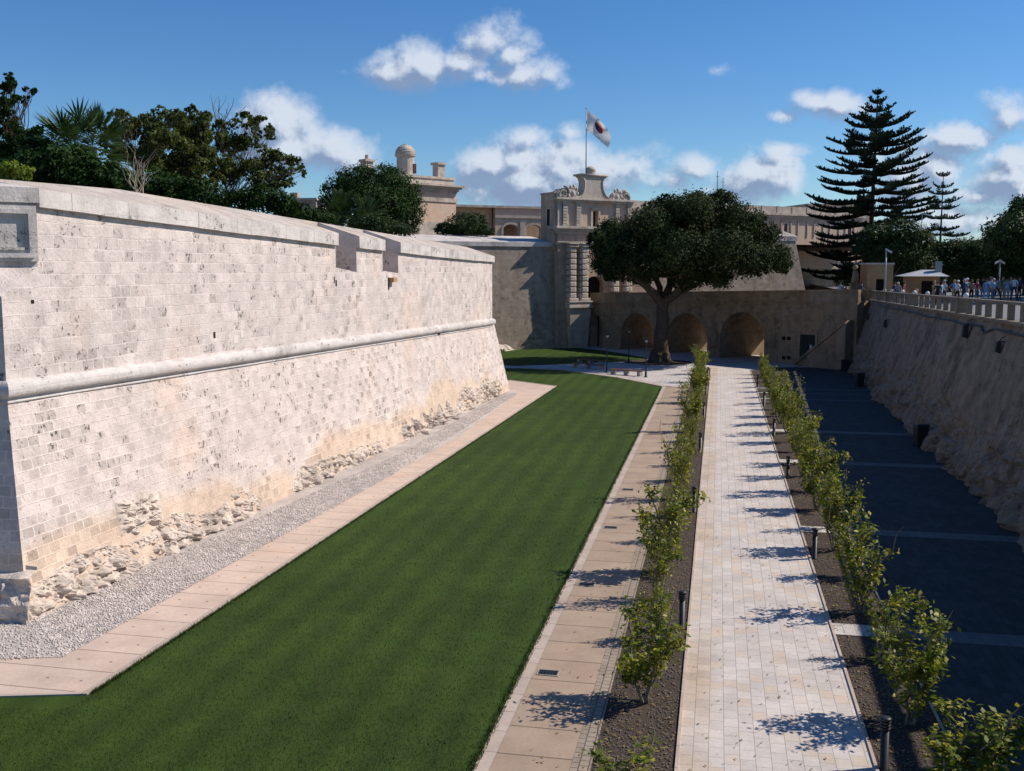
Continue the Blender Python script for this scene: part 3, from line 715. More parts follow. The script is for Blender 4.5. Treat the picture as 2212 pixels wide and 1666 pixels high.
# main columns
zcb=gw(1237,645)[1]; zct=gw(1237,535)[1]
for x0,x1 in ((1224,1240),(1250,1266),(1318,1333),(1345,1361)):
    mb=MB(GT); banded(mb,x0,x1,zcb,zct,1.0,9,.3,True)
    s0=gw(x0,600)[0];s1=gw(x1,600)[0]; m=(s0+s1)/2
    mb.lathe([(.33,zcb),(.33,zct)],(m,0,0),12,0,math.pi)
    mb.box(s0-.12,s1+.12,-.02,.85,zcb-.28,zcb+.05); mb.box(s0-.1,s1+.1,-.02,.85,zct,zct+.35); mb.box(s0-.18,s1+.18,-.02,.95,zct+.35,zct+.5)
    mb.build('column',M_gates,gate,bevel=.11)
# pedestals
for x0,x1 in ((1221,1269),(1315,1364)):
    mb=MB(GT); s0=gw(x0,640)[0];s1=gw(x1,640)[0]; zb_=gw(1240,665)[1]
    mb.box(s0,s1,-.02,.95,zb_+.25,zcb-.28); mb.box(s0-.12,s1+.12,-.02,1.1,zb_,zb_+.25); mb.box(s0-.1,s1+.1,-.02,1.05,zcb-.45,zcb-.282)
    mb.hexa([(s0+.5,-.02,0),(s1-.1,-.02,0),(s1-.1,.3,0),(s0+.5,.3,0)],[(s0+.1,-.02,zb_),(s1-.1,-.02,zb_),(s1-.1,.9,zb_),(s0+.1,.9,zb_)])
    mb.build('pedestal',M_gates,gate,bevel=.03)
# cornices
def cornice(mb,s0,s1,z,layers,t=0,ret=1.2):
    for dz0,dz1,o in layers: mb.box(s0-o,s1+o,-ret,t+o,z+dz0,z+dz1)
mb=MB(GT); cornice(mb,0,sR,zl-.02,[(-.75,-.45,.15),(-.449,-.2,.35),(-.199,.0,.6),(.001,.12,.5)])
cornice(mb,0,sR,zf0-.02,[(-.35,-.12,.12),(-.119,.02,.3)])
mb.build('lower_cornice',M_gates,gate,bevel=.02)
mb=MB(GT); cornice(mb,0,sR,zt_,[(-.1,.1,.15),(.101,.25,.4),(.251,.36,.3)],t=-.05)
mb.build('upper_cornice',M_gates,gate,bevel=.02)
# corner strips of the facade
mb=MB(GT); mb.box(-.001,gw(1216,470)[0]-.08,-1.1,-.1,zl+.13,zt_-.1); mb.build('corner_strip',M_gates,gate)
# pediment
zp=zt_+.36
ped=[(1206,434),(1204,424),(1207,414),(1215,407),(1226,404),(1238,406),(1246,414),(1251,423),(1262,427),(1272,423),(1254+14,412),(1263,400),(1264,390),(1262,382),(1257,378),(1312,378),(1306,383),(1303,390),(1303,400),(1308,412),(1316,422),(1325,427),(1333,424),(1338,416),(1346,411),(1354,411),(1361,417),(1364,426),(1363,436)]
ped=[(1206,434),(1204,424),(1207,414),(1215,407),(1226,405),(1238,408),(1244,417),(1249,424),(1254,425),(1259,420),(1263,411),(1265,400),(1265,390),(1262,383),(1257,379),(1311,380),(1306,384),(1303,391),(1303,400),(1305,411),(1309,420),(1316,427),(1323,428),(1330,424),(1336,416),(1345,412),(1354,413),(1361,419),(1364,428),(1363,436)]
pp_=[gw(x,y) for x,y in ped]; pp_[0]=(pp_[0][0],zp); pp_[-1]=(pp_[-1][0],zp)
mb=MB(GT); mb.wall(pp_,-1.5,-.12); mb.build('pediment',M_gates,gate)
# moulding following the pediment outline
mb=MB(GT); out=[p for p in pp_[1:-1]]
mb.tube([(s,-.14,z-.08) for s,z in out[3:14]],.13,6); mb.tube([(s,-.14,z-.08) for s,z in out[14:26]],.13,6)
q0,q1=pp_[14],pp_[15]; mb.box(q0[0]-.15,q1[0]+.15,-1.65,.06,q0[1]-.0,q0[1]+.22)
mb.build('pediment_moulding',M_gates,gate,True)
sb,zb_=gw(1284,371); mb=MB(GT); mb.lathe([(.55,-.35),(.62,-.25),(.5,-.2),(.62,.0),(.64,.2),(.5,.42),(.25,.58),(.0,.62)],(sb,-.8,q0[1]+.57),14); mb.build('finial',M_gates,gate,True)
# scrolls and cartouches
for xv,yv,sgn in ((1219,419,1),(1352,427,-1)):
    s,z=gw(xv,yv); mb=MB(GT); pts=[]
    for k in range(34):
        a=math.pi*.5+k*.32; r=.92*(1-k/36)+.06; pts.append((s+sgn*-1*r*math.cos(a),-.06,z-.05+r*math.sin(a)*.95))
    mb.tube(pts,[.13-.002*k for k in range(34)],6); mb.build('scroll',M_gates,gate,True)
    s,z=gw(xv+sgn*19,yv-1); mb=MB(GT)
    pr=[(.0,.34),(.3,.3),(.48,.14),(.52,0)]
    mb2=MB(GT,Matrix.Translation((s,-.12,z))@Matrix.Rotation(R(-90),4,'X')@Matrix.Diagonal((1,1.35,1,1)))
    mb2.lathe([(.62,0),(.6,.16),(.5,.2),(.42,.12),(.25,.24),(0,.3)],(0,0,0),16)
    for k in range(9):
        a=k*math.pi*2/9; mb2.lathe([(.16,0),(.15,.18),(.0,.26)],(.62*math.cos(a),.62*math.sin(a),0),7)
    mb2.build('cartouche',M_gates,gate,True)
# shaded return wall left of the facade, with a small window
ztc_guess=11.5
zs_=D(1192,419,121)[2]
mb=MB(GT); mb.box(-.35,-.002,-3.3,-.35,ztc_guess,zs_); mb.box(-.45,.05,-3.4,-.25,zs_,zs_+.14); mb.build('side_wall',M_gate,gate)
zw=D(1194,470,121)[2]
mb=MB(GT); mb.box(-.362,-.34,-1.9,-1.2,zw-.95,zw+.95); mb.build('window',M_dark,gate)
mb=MB(GT); mb.box(-.42,-.352,-2.05,-1.9,zw-1.05,zw+1.05); mb.box(-.42,-.352,-1.2,-1.05,zw-1.05,zw+1.05); mb.box(-.42,-.352,-1.9,-1.2,zw+.95,zw+1.05); mb.build('window_surround',M_gates,gate)
# flagpole and flag
fp_=GT.w(gw(1275,378)[0],-.9,q0[1]+.2); ftop=D(1275,236,fp_[1])[2]
pole=empty('flagpole',fp_,'tall thin flagpole standing on top of the gate pediment','flagpole')
mb=MB(); mb.tube([(0,0,0),(0,0,ftop-fp_[2])],[.07,.045],8); mb.lathe([(.0,0),(.1,.05),(.1,.12),(0,.18)],(0,0,ftop-fp_[2]),8); mb.build('pole',M_grey,pole,True,off=(0,0,0))
flag=empty('flag',(fp_[0],fp_[1],D(1275,242,fp_[1])[2]),'white flag with a red and blue crest flying from the flagpole','flag')
fpx=fp_[1]/FPX
def fsurf(u,v,o=0.):   # u along fly, v down the hoist
    x=u*(44+6*math.sin(v*3))*fpx; z=-(v*(42+ 8*u)+u**1.3*38*(1-.25*v)-3)*fpx
    y=.22*math.sin(u*9+v*2.5)*u**.5+.1*math.sin(v*7+u*3)
    return (.08+x,y-o,z)
mb=MB(); n=22; rows=[[mb.pt(*fsurf(i/n,j/n)) for j in range(n+1)] for i in range(n+1)]
for i in range(n):
    for j in range(n): mb.face((rows[i][j],rows[i+1][j],rows[i+1][j+1],rows[i][j+1]))
m_,nt=newmat('flag_cloth'); b=nt.n('ShaderNodeBsdfPrincipled',Base_Color=(.75,.75,.76,1),Roughness=.8); tr=nt.n('ShaderNodeBsdfTranslucent',Color=(.75,.75,.76,1)); mx=nt.n('ShaderNodeMixShader',Fac=.4,i1=b,i2=tr); o=nt.N.new('ShaderNodeOutputMaterial'); nt.L.new(mx,o.inputs[0])
cl=mb.build('cloth',m_,flag,True,off=(0,0,0))
M_red=plain('crest_red',(.45,.02,.04),.8); M_blue=plain('crest_blue',(.03,.03,.10),.8); M_yel=plain('crest_gold',(.5,.22,.03),.8)
for nm,mat,inside in (('crest',M_red,lambda a,b:a>=0 and a<1-.0 and b>-.7 and a*a+max(0,b)**2<1),('crest',M_blue,lambda a,b:a<0 and b>-.7 and a*a+max(0,b)**2<1),('crown',M_yel,lambda a,b:-1.35<b<-.72 and abs(a)<.55+.3*abs(math.sin(b*9)))):
    for sd in (.012,-.012):
        mb=MB(); K=26
        for i in range(K):
            for j in range(K):
                a=(i+.5)/K*2-1; b=(j+.5)/K*2.6-1.5
                if inside(a,b):
                    f=lambda ii,jj: fsurf(.50+(ii/K*2-1)*.17,.50+(jj/K*2.6-1.5)*.2,sd)
                    mb.quad(f(i,j),f(i+1,j),f(i+1,j+1),f(i,j+1))
        mb.build(nm,mat,cl,off=(0,0,0))
# ---------------------------------------------------------------- curtain wall left of the gate
c0=GT.w(0,-.85,0); CT=Fr(c0,(math.cos(R(26)),math.sin(R(26))))
curt=empty('curtain_rampart',CT.w(-10,0,0),'weathered tan curtain wall between the pale bastion and the gate','wall')
ztc=CT.px(1100,523)[1]
mb=MB(CT); mb.hexa([(-70,-6,-.3),(-.03,-6,-.3),(-.03,.35,-.3),(-70,.35,-.3)],[(-70,-6,ztc-.5),(-.03,-6,ztc-.5),(-.03,0,ztc-.5),(-70,0,ztc-.5)]); mb.build('wall',M_curt,curt)
mb=MB(CT); mb.hexa([(-70,-6,ztc-.5),(-.03,-6,ztc-.5),(-.03,.14,ztc-.5),(-70,.14,ztc-.5)],[(-70,-6,ztc+.9),(-.03,-6,ztc+.9),(-.03,.14,ztc),(-70,.14,ztc)]); mb.build('coping',M_cop,curt)
mb=MB(CT); rows=[]
for i in range(90):
    s=-24+i*.21; f=min(1,min(i,89-i)/6); row=[]
    for j in range(8):
        z=-.1+j*.11*(1+.5*noise.noise(Vector((s*.7,0,3)))); t=.5+1.0*f*(1-(j/7)**2.5)*(1+.7*noise.fractal(Vector((s*.9,z*2,1)),.8,2,4)); row.append(mb.pt(s,t,z*f))
    rows.append(row)
for a_,b_ in zip(rows,rows[1:]):
    for j in range(7): mb.face((a_[j],b_[j],b_[j+1],a_[j+1]))
mb.build('rock_footing',M_rock,curt)
# town terrace behind curtain and gate
sheet('town_terrace',[CT.w(-70,-5.9,0)[:2],CT.w(-.03,-5.9,0)[:2],GT.w(sR,-3,0)[:2],(60,152),(80,420),(-200,420)],ztc+.3,M_earth)
# ---------------------------------------------------------------- bridge
B0=P(1270,748.5); B1=P(1835,798)
BR=Fr((B0[0],B0[1]),(B1[0]-B0[0],B1[1]-B0[1])); LBR=math.hypot(B1[0]-B0[0],B1[1]-B0[1])   # n points towards the camera side? see sign
sg=1 if (BR.n[0]*(-B0[0])+BR.n[1]*(-B0[1]))>0 else -1      # t*sg>0 towards the camera
bz=lambda x,y:BR.px(x,y)
zA=bz(1298,632.5)[1]; sA_=bz(1298,632)[0]; zB_=bz(1700,628)[1]; sB_=bz(1700,628)[0]
ztopb=lambda s:zA+(zB_-zA)*(s-sA_)/(sB_-sA_)
bridge=empty('arched_bridge',BR.w(LBR/2,0,0),'shaded stone bridge of round arches crossing the ditch to the gate','bridge')
ar=[]
for x0,x1,yt,blind in ((1270,1302,678,0),(1341,1412,677,0),(1439,1528,677,0),(1555,1651,674,0),(1680,1807,665,1)):
    a0=bz(x0,740)[0];a1=bz(x1,740)[0]; zc_=bz((x0+x1)/2,yt)[1]; r=(a1-a0)/2
    if x0==1270: a1=bz(1303,720)[0]; a0=a1-3.6; r=1.8
    ar.append((a0,a1,max(.5,zc_-r*1.0),zc_,-.3,blind))
WB=10.
deck=lambda s:ztopb(s)-1.05
mb=MB(BR)
mb.wall(arch_poly(0.02,LBR+.6,lambda s:deck(s),-.3,[a[:5] for a in ar if not a[5]]),0,-sg*WB)
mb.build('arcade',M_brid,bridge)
for t0,t1,nm in ((0.0,-.45,'parapet'),(-WB,-WB+.45,'parapet')):
    mb=MB(BR); n=18
    for k in range(n):
        a,b=.02+(LBR+.6)*k/n,.02+(LBR+.6)*(k+1)/n; d=.02
        mb.hexa([(a,sg*t0,deck(a)-.02+.02),(b,sg*t0,deck(b)),(b,sg*t1,deck(b)),(a,sg*t1,deck(a))],[(a,sg*t0,ztopb(a)-.14),(b,sg*t0,ztopb(b)-.14),(b,sg*t1,ztopb(b)-.14),(a,sg*t1,ztopb(a)-.14)])
        e0=.06 if t0==0. else -.06; 
        mb.hexa([(a,sg*(t0+.05*(1 if t0==0 else -1)),ztopb(a)-.139),(b-.01,sg*(t0+.05*(1 if t0==0 else -1)),ztopb(b)-.139),(b-.01,sg*(t1-.05*(1 if t0==0 else -1)),ztopb(b)-.139),(a,sg*(t1-.05*(1 if t0==0 else -1)),ztopb(a)-.139)],[(a,sg*(t0+.05*(1 if t0==0 else -1)),ztopb(a)),(b-.01,sg*(t0+.05*(1 if t0==0 else -1)),ztopb(b)),(b-.01,sg*(t1-.05*(1 if t0==0 else -1)),ztopb(b)),(a,sg*(t1-.05*(1 if t0==0 else -1)),ztopb(a))])
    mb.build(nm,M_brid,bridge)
# string course below the parapet and arch rings
mb=MB(BR); n=12
for k in range(n):
    a,b=.02+(LBR)*k/n,.02+(LBR)*(k+1)/n
    for dz,o in ((-.05,.12),(-.3,.05)):
        mb.hexa([(a,sg*-.05,deck(a)+dz-.12),(b,sg*-.05,deck(b)+dz-.12),(b,sg*o,deck(b)+dz-.12),(a,sg*o,deck(a)+dz-.12)],[(a,sg*-.05,deck(a)+dz),(b,sg*-.05,deck(b)+dz),(b,sg*o,deck(b)+dz),(a,sg*o,deck(a)+dz)])
mb.build('string_course',M_brid,bridge)
for a0,a1,zs,zc2,zf,bl in ar:
    mb=MB(BR); m=(a0+a1)/2; n=16
    for k in range(n):
        t1=math.pi*k/n+.008; t2=math.pi*(k+1)/n-.008; r=(a1-a0)/2; h=zc2-zs
        p=lambda th,e:(m+(r+e)*math.cos(th),zs+(h+e)*math.sin(th))
        mb.wall([p(t1,0.005),p(t1,.4),p(t2,.4),p(t2,0.005)],sg*(-.02),sg*.035)
    if zs>.6:
        for x0,x1 in ((a0-.4,a0-.005),(a1+.005,a1+.4)):
            k=0; z=.0
            while z<zs-.1: mb.box(x0,x1,sg*-.02,sg*.035,z,min(zs,z+.42)); z+=.44
    mb.build('arch_ring',M_brid,bridge)
# blind arch: recessed wall with vents and door
a0,a1=ar[4][0],ar[4][1]
for x,y in ((1693,731),(1704,731),(1693,773),(1704,773)):
    s,z=bz(x,y); mb=MB(BR); mb.box(s-.22,s+.22,sg*.0,sg*.012,z-.17,z+.17); mb.build('vent',M_dark,bridge)
s0,z0=bz(1728,767);s1,z1=bz(1762,724); 
mb=MB(BR); mb.box(s0,s1,sg*.0,sg*.03,0.,z1); door=mb.build('door',M_door,bridge)
mb=MB(BR)
for k in range(4): a=s0+(s1-s0)*k/4; mb.box(a+.03,a+(s1-s0)/4-.03,sg*.03,sg*.05,.1,z1-.1)
mb.build('door_boards',M_door,door,off=tuple(bridge.location))
mb=MB(BR); mb.box(s0-.3,s0,sg*.0,sg*.08,0,z1+.3); mb.box(s1,s1+.25,sg*.0,sg*.08,0,z1+.3); mb.box(s0,s1,sg*.0,sg*.08,z1,z1+.3); mb.build('door_surround',M_brid,bridge)
mb=MB(BR); s,z=bz(1752,750); mb.box(s-.1,s+.1,sg*.05,sg*.06,z-.2,z+.2); mb.build('notice',M_white,door,off=tuple(bridge.location))
# stair flank rising to the right in front of the bridge
mb=MB(BR); sa,_=bz(1738,770); sb2,zz2=bz(1840,708); sb2=LBR+.3
mb.wall([(sa,-.2),(sa,.15),(sb2,4.3),(sb2,-.2)],sg*.05,sg*1.3); mb.build('stair_flank',M_brid,bridge)
mb=MB(BR); mb.wall([(sa-.1,.15),(sa-.1,.42),(sb2,4.6),(sb2,4.31)],sg*.05,sg*1.42); mb.build('stair_coping',M_brid,bridge)
# shallow buttress between gate and first arch
mb=MB(BR); mb.box(-1.5,.6,-sg*1.0,sg*.15,-.2,deck(0)-1.); mb.build('buttress',M_gate,bridge)
# beyond the bridge: lawn and path
bb=lambda s,t:BR.w(s,-sg*t,0)[:2]
sheet('lawn_beyond_bridge',[bb(4,16),bb(60,10),bb(80,60),bb(4,60)],.013,M_grass,C,'stuff')
sheet('path_beyond_bridge',[bb(-2,WB+.2),bb(70,WB+.2),bb(60,9.8),bb(4,15.8)],.014,M_plaza,C)
# ---------------------------------------------------------------- sunlit rampart right of the gate
r0=D(1362,560,126); RT=Fr(r0,(math.cos(R(21)),math.sin(R(21))))
ramp=empty('sunlit_rampart',RT.w(20,0,0),'sunlit tan rampart right of the gate, seen above the bridge parapet','wall')
se=RT.px(1718,540)[0]; zr=RT.px(1700,521)[1]; se2=RT.px(1746,600)[0]
mb=MB(RT); mb.hexa([(-1,-16,-.3),(se2+.6,-16,-.3),(se2+.6,1.2,-.3),(-1,1.2,-.3)],[(-1,-16,zr),(se,-16,zr),(se,0,zr),(-1,0,zr)]); mb.build('wall',M_curt,ramp)
mb=MB(RT)
for k,(x0,x1) in enumerate(((1560,1600),(1606,1640),(1646,1680),(1686,1722),(1727,1752))):
    sa=RT.px(x0,520)[0]; sb3=RT.px(x1,520)[0]
    if k==4: sb3=se+.1; sa=se-1.4
    mb.hexa([(sa,-3,zr),(sb3,-3,zr),(sb3,.1,zr),(sa,.1,zr)],[(sa,-3,zr+1.4),(sb3,-3,zr+1.4),(sb3,.1,zr+.6),(sa,.1,zr+.6)])
mb.build('merlons',M_cop,ramp)
# farther low walls seen between the pine boughs
FW=Fr(D(1740,600,190),(math.cos(R(12)),math.sin(R(12))))
fw=empty('far_rampart',FW.w(10,0,0),'long pale rampart far behind the bridge end, banded by pine boughs','wall')
mb=MB(FW)
for y0,y1,t in ((600,572,0),(572,548,-6),(548,528,-14)):
    mb.box(-2,60,t-5,t,FW.px(1760,640)[1]-4,FW.px(1760,y1)[1]); 
mb.build('wall',M_curt,fw)
mb=MB(FW)
for y1,t in ((572,0),(548,-6),(528,-14)):
    z=FW.px(1760,y1)[1]; mb.box(-2,60,t-5.1,t+.3,z,z+.5)
mb.build('coping',M_cop,fw)
# ---------------------------------------------------------------- retaining wall on the right (W frame: t>0 into the bank)
TW=2.0
sF,zF=W.px(1879,650,TW); sN,zN=W.px(2210,705,TW)
wz=lambda s: zF+(zN-zF)*(s-sF)/(sN-sF)
SW0,SW1=-48,sF+1.2
retw=empty('retaining_rampart',W.w(20,1,0),'long shaded retaining wall with rough rocky foot, right of the dark paved road','wall')
mb=MB(W); ns=520; nz=44; rows=[]
for i in range(ns+1):
    s=SW0+(SW1-SW0)*i/ns; row=[]
    for j in range(nz+1):
        f=j/nz; z=-.1+(wz(s)+.1-.0)*f
        q=Vector((s*.35,z*.5,5.)); low=max(0,1-z/ (3.2+1.2*noise.noise(Vector((s*.12,0,0)))))**.6
        dn=noise.fractal(q,.9,2.1,6); rg=abs(noise.noise(Vector((s*.55,z*.16,9.))))
        cv=noise.voronoi(Vector((s*.75+.3*dn,z*1.0,9.)))[0]; crk=1-min(1,(cv[1]-cv[0])*4); cv2=noise.cell(Vector((s*.7+dn*.5,z*.95,3.)))
        t=TW*max(0,z)/6.5-low*(.26*dn+.12+.20*cv2)+low*.28*crk+low*.4*max(0,rg-.18)*2-.04*dn-.1*low*noise.fractal(q*5,.8,2.2,3)
        row.append(mb.pt(s,t,z))
    rows.append(row)
for a_,b_ in zip(rows,rows[1:]):
    for j in range(nz): mb.face((a_[j],b_[j],b_[j+1],a_[j+1]))
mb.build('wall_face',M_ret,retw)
# upper plateau with the road, as a grid behind the wall
def zup(s,t): return wz(s)+min(.55,max(0,(t-TW-1.2))*.06)-.02
mb=MB(W); ss=[SW0+k*6 for k in range(0,55)]; ts=[TW+.45,TW+1.2,TW+4,TW+8,TW+12,TW+20,TW+60,TW+160,TW+400]
rows=[[mb.pt(s,t,zup(min(s,sF+30),t)) for t in ts] for s in ss]
for a_,b_ in zip(rows,rows[1:]):
    for j in range(len(ts)-1): mb.face((a_[j],a_[j+1],b_[j+1],b_[j]))
up_=tag(mb.build('upper_road',M_up,uv=W),kind='structure')
mb=MB(W); mb.quad((sF+2,TW+.45,-.2),(sF+240,TW+.45,-.2),(sF+240,TW+.45,wz(sF)+.3),(sF+2,TW+.45,wz(sF)+.3)); mb.quad((sF+2,TW+.45,-.2),(sF+2,TW+.45,wz(sF)),(sF+2,TW+14,wz(sF)),(sF+2,TW+14,-.2)); 
e_=tag(mb.build('earth_bank',M_ret),kind='structure')
# wall coping slab + balustrade
bal=empty('balustrade',W.w(20,TW+.2,wz(20)),'stone balustrade of flat square piers and a plain rail above the retaining wall','balustrade')
BH=.97
mb=MB(W); k=SW0
while k<SW1:
    e_=min(k+2.2,SW1); mb.hexa([(k,TW-.12,wz(k)),(e_-.01,TW-.12,wz(e_)),(e_-.01,TW+.5,wz(e_)),(k,TW+.5,wz(k))],[(k,TW-.12,wz(k)+.14),(e_-.01,TW-.12,wz(e_)+.14),(e_-.01,TW+.5,wz(e_)+.14),(k,TW+.5,wz(k)+.14)]); k+=2.2
mb.build('base_course',M_para,bal)
mb=MB(W); k=SW0
while k<SW1:
    e_=min(k+2.2,SW1); z0=lambda s:wz(s)+BH-.16
    mb.hexa([(k,TW-.0,z0(k)+.03),(e_-.01,TW-.0,z0(e_)+.03),(e_-.01,TW+.36,z0(e_)+.03),(k,TW+.36,z0(k)+.03)],[(k,TW-.0,z0(k)+.16),(e_-.01,TW-.0,z0(e_)+.16),(e_-.01,TW+.36,z0(e_)+.16),(k,TW+.36,z0(k)+.16)]); k+=2.2
mb.build('rail',M_para,bal)
bp=None; s=-21.; nb=0
while s<SW1-.4:
    big=(nb%8==4); wd=.34 if big else .22
    z=wz(s)
    mb=MB(W); mb.box(s-wd,s+wd,TW+.07 if not big else TW-.06,TW+.29 if not big else TW+.44,z+.13,z+BH-.128 if not big else z+BH+.02)
    mb.build('pier' if big else 'baluster',M_para,bal); s+=2.2 ; nb+=1
# cable slung along the wall
zo=lambda px,py:((2000+px/3.736)*.85339,(650+py/3.736)*.85339)
def tw_at(z): return TW*z/6.5
cb=[(830,455),(920,480),(1060,500),(1120,520),(1200,535),(1235,550),(1330,575),(1380,570),(1430,590),(1520,600),(1600,630),(1690,640),(1800,660),(1812,690),(1840,722),(1880,700),(1910,680),(2000,705),(2060,720),(2140,742),(2212,750),(2300,790),(2420,800),(2560,860)]
pts=[]
for a,b in cb:
    x,y=zo(a,b); s,z=W.px(x,y,TW-.16); pts.append(W.w(s,tw_at(z)-.1,z))
mb=MB(); mb.tube(pts,.045,6); cbl=mb.build('power_cable',M_black,None,True); tag(cbl,'black power cable slung in loops along the top of the retaining wall','cable')
# flood lights on the wall
def flood(x,y,sc,label):
    s,z=W.px(x,y,TW-.3); t=tw_at(z)
    r=empty('floodlight',W.w(s,t,z),label,'floodlight','black floodlights on the retaining wall')
    mb=MB(W); mb.hexa([(s-.2*sc,t-.42*sc,z-.35*sc),(s+.2*sc,t-.42*sc,z-.35*sc),(s+.2*sc,t-.16*sc,z-.42*sc),(s-.2*sc,t-.16*sc,z-.42*sc)],[(s-.2*sc,t-.34*sc,z+.3*sc),(s+.2*sc,t-.34*sc,z+.3*sc),(s+.2*sc,t-.1*sc,z+.24*sc),(s-.2*sc,t-.1*sc,z+.24*sc)])
    mb.build('housing',M_black,r,bevel=.02)
    mb=MB(W); mb.box(s-.05,s+.05,t-.2*sc,t+.15,z+.24*sc,z+.3*sc); mb.tube([(s,t-.15,z+.28*sc),(s,t-.05,z+.5*sc),(s,t+.1,z+.55*sc)],.02,5); mb.build('bracket',M_black,r)
flood(1883,684,.8,'black floodlight nearest the bridge, first along the wall')
flood(1923,698,.9,'second black floodlight from the bridge, on the wall below the cable')
flood(2088,713,1.,'large black floodlight under the cable loop on the retaining wall')
flood(2161,748,.75,'black floodlight set lower on the wall near the right edge')
# ---------------------------------------------------------------- upright things on the ground
def pt_c(s,c): return C.w(s,c,0)
bol=empty('bollard_light',C.w(26.3,-.42,.006))
mb=MB(); mb.lathe([(.095,0),(.095,.02),(.075,.03),(.075,.78)],n=18); mb.build('post',M_black,bol,True,off=(0,0,0))
mb=MB()
for z in (.80,.86,.92): mb.lathe([(.07,z-.012),(.1,z-.02),(.1,z),(.07,z+.01)],n=18)
mb.build('louvre',M_black,bol,off=(0,0,0))
mb=MB(); mb.lathe([(.045,.78),(.045,.95)],n=12); mb.build('lamp_tube',M_grey,bol,True,off=(0,0,0))
mb=MB(); mb.lathe([(.105,.95),(.105,.985),(.06,1.0),(0,1.005)],n=18); mb.build('cap',M_black,bol,True,off=(0,0,0))
ORD=['first','second','third','fourth','fifth','sixth','seventh','eighth','ninth','tenth','eleventh','twelfth','thirteenth','fourteenth','fifteenth','sixteenth','seventeenth','eighteenth','nineteenth','twentieth','twenty-first','twenty-second','twenty-third','twenty-fourth','twenty-fifth','twenty-sixth','twenty-seventh','twenty-eighth']
def childmap():
    ch={}
    for o in COL.objects: ch.setdefault(o,[])
    for o in COL.objects:
        if o.parent: ch.setdefault(o.parent,[]).append(o)
    return ch
CHM=childmap()
LBL=[(1499,1361),(1516,1108),(1526,977),(1531,903),(1534,854),(1536,819)]; RBL=[(1888,1660),(1742,1207),(1687,1033),(1658,942),(1637,878),(1622,836)]
first=True
for side,Ls in (('left',LBL),('right',RBL)):
    for k,(x,y) in enumerate(Ls):
        o=bol if first else copy_tree(bol,None,CHM); first=False
        p=P(x,y); s,c=C.inv(p[0],p[1]); c=-.62-.12 if side=='left' else 3.16
        p=C.w(s,c,.006); o.location=p
        tag(o,f'black bollard light on the {side} edge of the pale path, {ORD[k]} from the near end','bollard','black bollard lights along the path')
# lamp posts
lp_=empty('lamp_post',(0,0,0))
mb=MB(); mb.lathe([(.16,0),(.16,.06),(.11,.1),(.09,.45),(.055,.6),(.045,3.1),(.03,3.2)],n=12); mb.build('pole',M_black,lp_,True,off=(0,0,0))
mb=MB(); mb.box(-.3,.3,-.3,.3,3.42,3.5); mb.box(-.2,.2,-.2,.2,3.5,3.54); mb.build('lamp_head',M_black,lp_,off=(0,0,0))
mb=MB(); mb.lathe([(.05,3.15),(.13,3.22),(.15,3.42)],n=10); mb.build('diffuser',M_grey,lp_,True,off=(0,0,0))
CHM=childmap()
for k,(x,y,yt,lab) in enumerate(((1311,805,720,'black lamp post between the two shaded benches and the sunlit bench'),(1395,815,730,'black lamp post at the right end of the sunlit bench'),(1358,783,712,'black lamp post left of the big tree trunk, before the arch'),(1655,775,711,'taller looking black lamp post of the pair before the third arch'),(1664,782,716,'black lamp post right of its twin, beside the blind arch'))):
    o=lp_ if k==0 else copy_tree(lp_,None,CHM); p=P(x,y); o.location=p; h=(y-yt)/(y-585)*9.1; f=h/3.54; o.scale=(f**.5,f**.5,f); tag(o,lab,'lamp post','black lamp posts round the plaza')
# benches
def bench(x0,y0,x1,y1,label,h=.48,seg=3,like=None):
    a=P(x0,y0);b=P(x1,y1); L=math.hypot(b[0]-a[0],b[1]-a[1]); F=Fr(a,(b[0]-a[0],b[1]-a[1]))
    r=empty('bench',F.w(L/2,0,0),label,'bench','stone and wood benches on the plaza')
    mb=MB(F); 
    for k in range(5): mb.box(-.05,L+.05,-.28+k*.115,-.18+k*.115,h-.06,h)
    mb.build('seat',M_wood,r)
    for k in range(seg):
        m=.15+(L-.3)*k/(seg-1); mb=MB(F); mb.box(m-.15,m+.15,-.24,.24,0,h-.061); mb.build('leg',M_conc,r,bevel=.015)
bench(1322,808,1385,813,'sunlit long bench with wooden seat on three blocks, nearest the path')
bench(1240,793,1300,800,'shaded long bench left of the lamp post, nearer of the two')
bench(1250,785,1302,790,'shaded bench on the lawn side, behind the other shaded bench')
# bins
def m_bin(x,y,h,w,label):
    p=P(x,y); r=empty('litter_bin',p,label,'bin','dark bins at the foot of the retaining wall')
    mb=MB(); mb.hexa([(-w*.42,-w*.42,.05),(w*.42,-w*.42,.05),(w*.42,w*.42,.05),(-w*.42,w*.42,.05)],[(-w*.5,-w*.5,h*.88),(w*.5,-w*.5,h*.88),(w*.5,w*.5,h*.88),(-w*.5,w*.5,h*.88)]); mb.build('body',M_black,r,off=(0,0,0),bevel=.03)
    mb=MB(); mb.hexa([(-w*.54,-w*.54,h*.881),(w*.54,-w*.54,h*.881),(w*.54,w*.54,h*.881),(-w*.54,w*.54,h*.881)],[(-w*.48,-w*.45,h),(w*.48,-w*.45,h),(w*.48,w*.5,h*.95),(-w*.48,w*.5,h*.95)]); mb.build('lid',M_black,r,off=(0,0,0),bevel=.02)
    mb=MB(); 
    for sx in (-1,1): mb.tube([(sx*w*.3,w*.5,.1),(sx*w*.42,w*.5,.1)],.1,10)
    mb.build('wheel',M_black,r,off=(0,0,0))
m_bin(1988,965,1.2,.62,'tall black wheeled bin against the retaining wall, nearest of the bins')
m_bin(1857,836,1.15,.6,'black bin at the wall foot, second nearest')
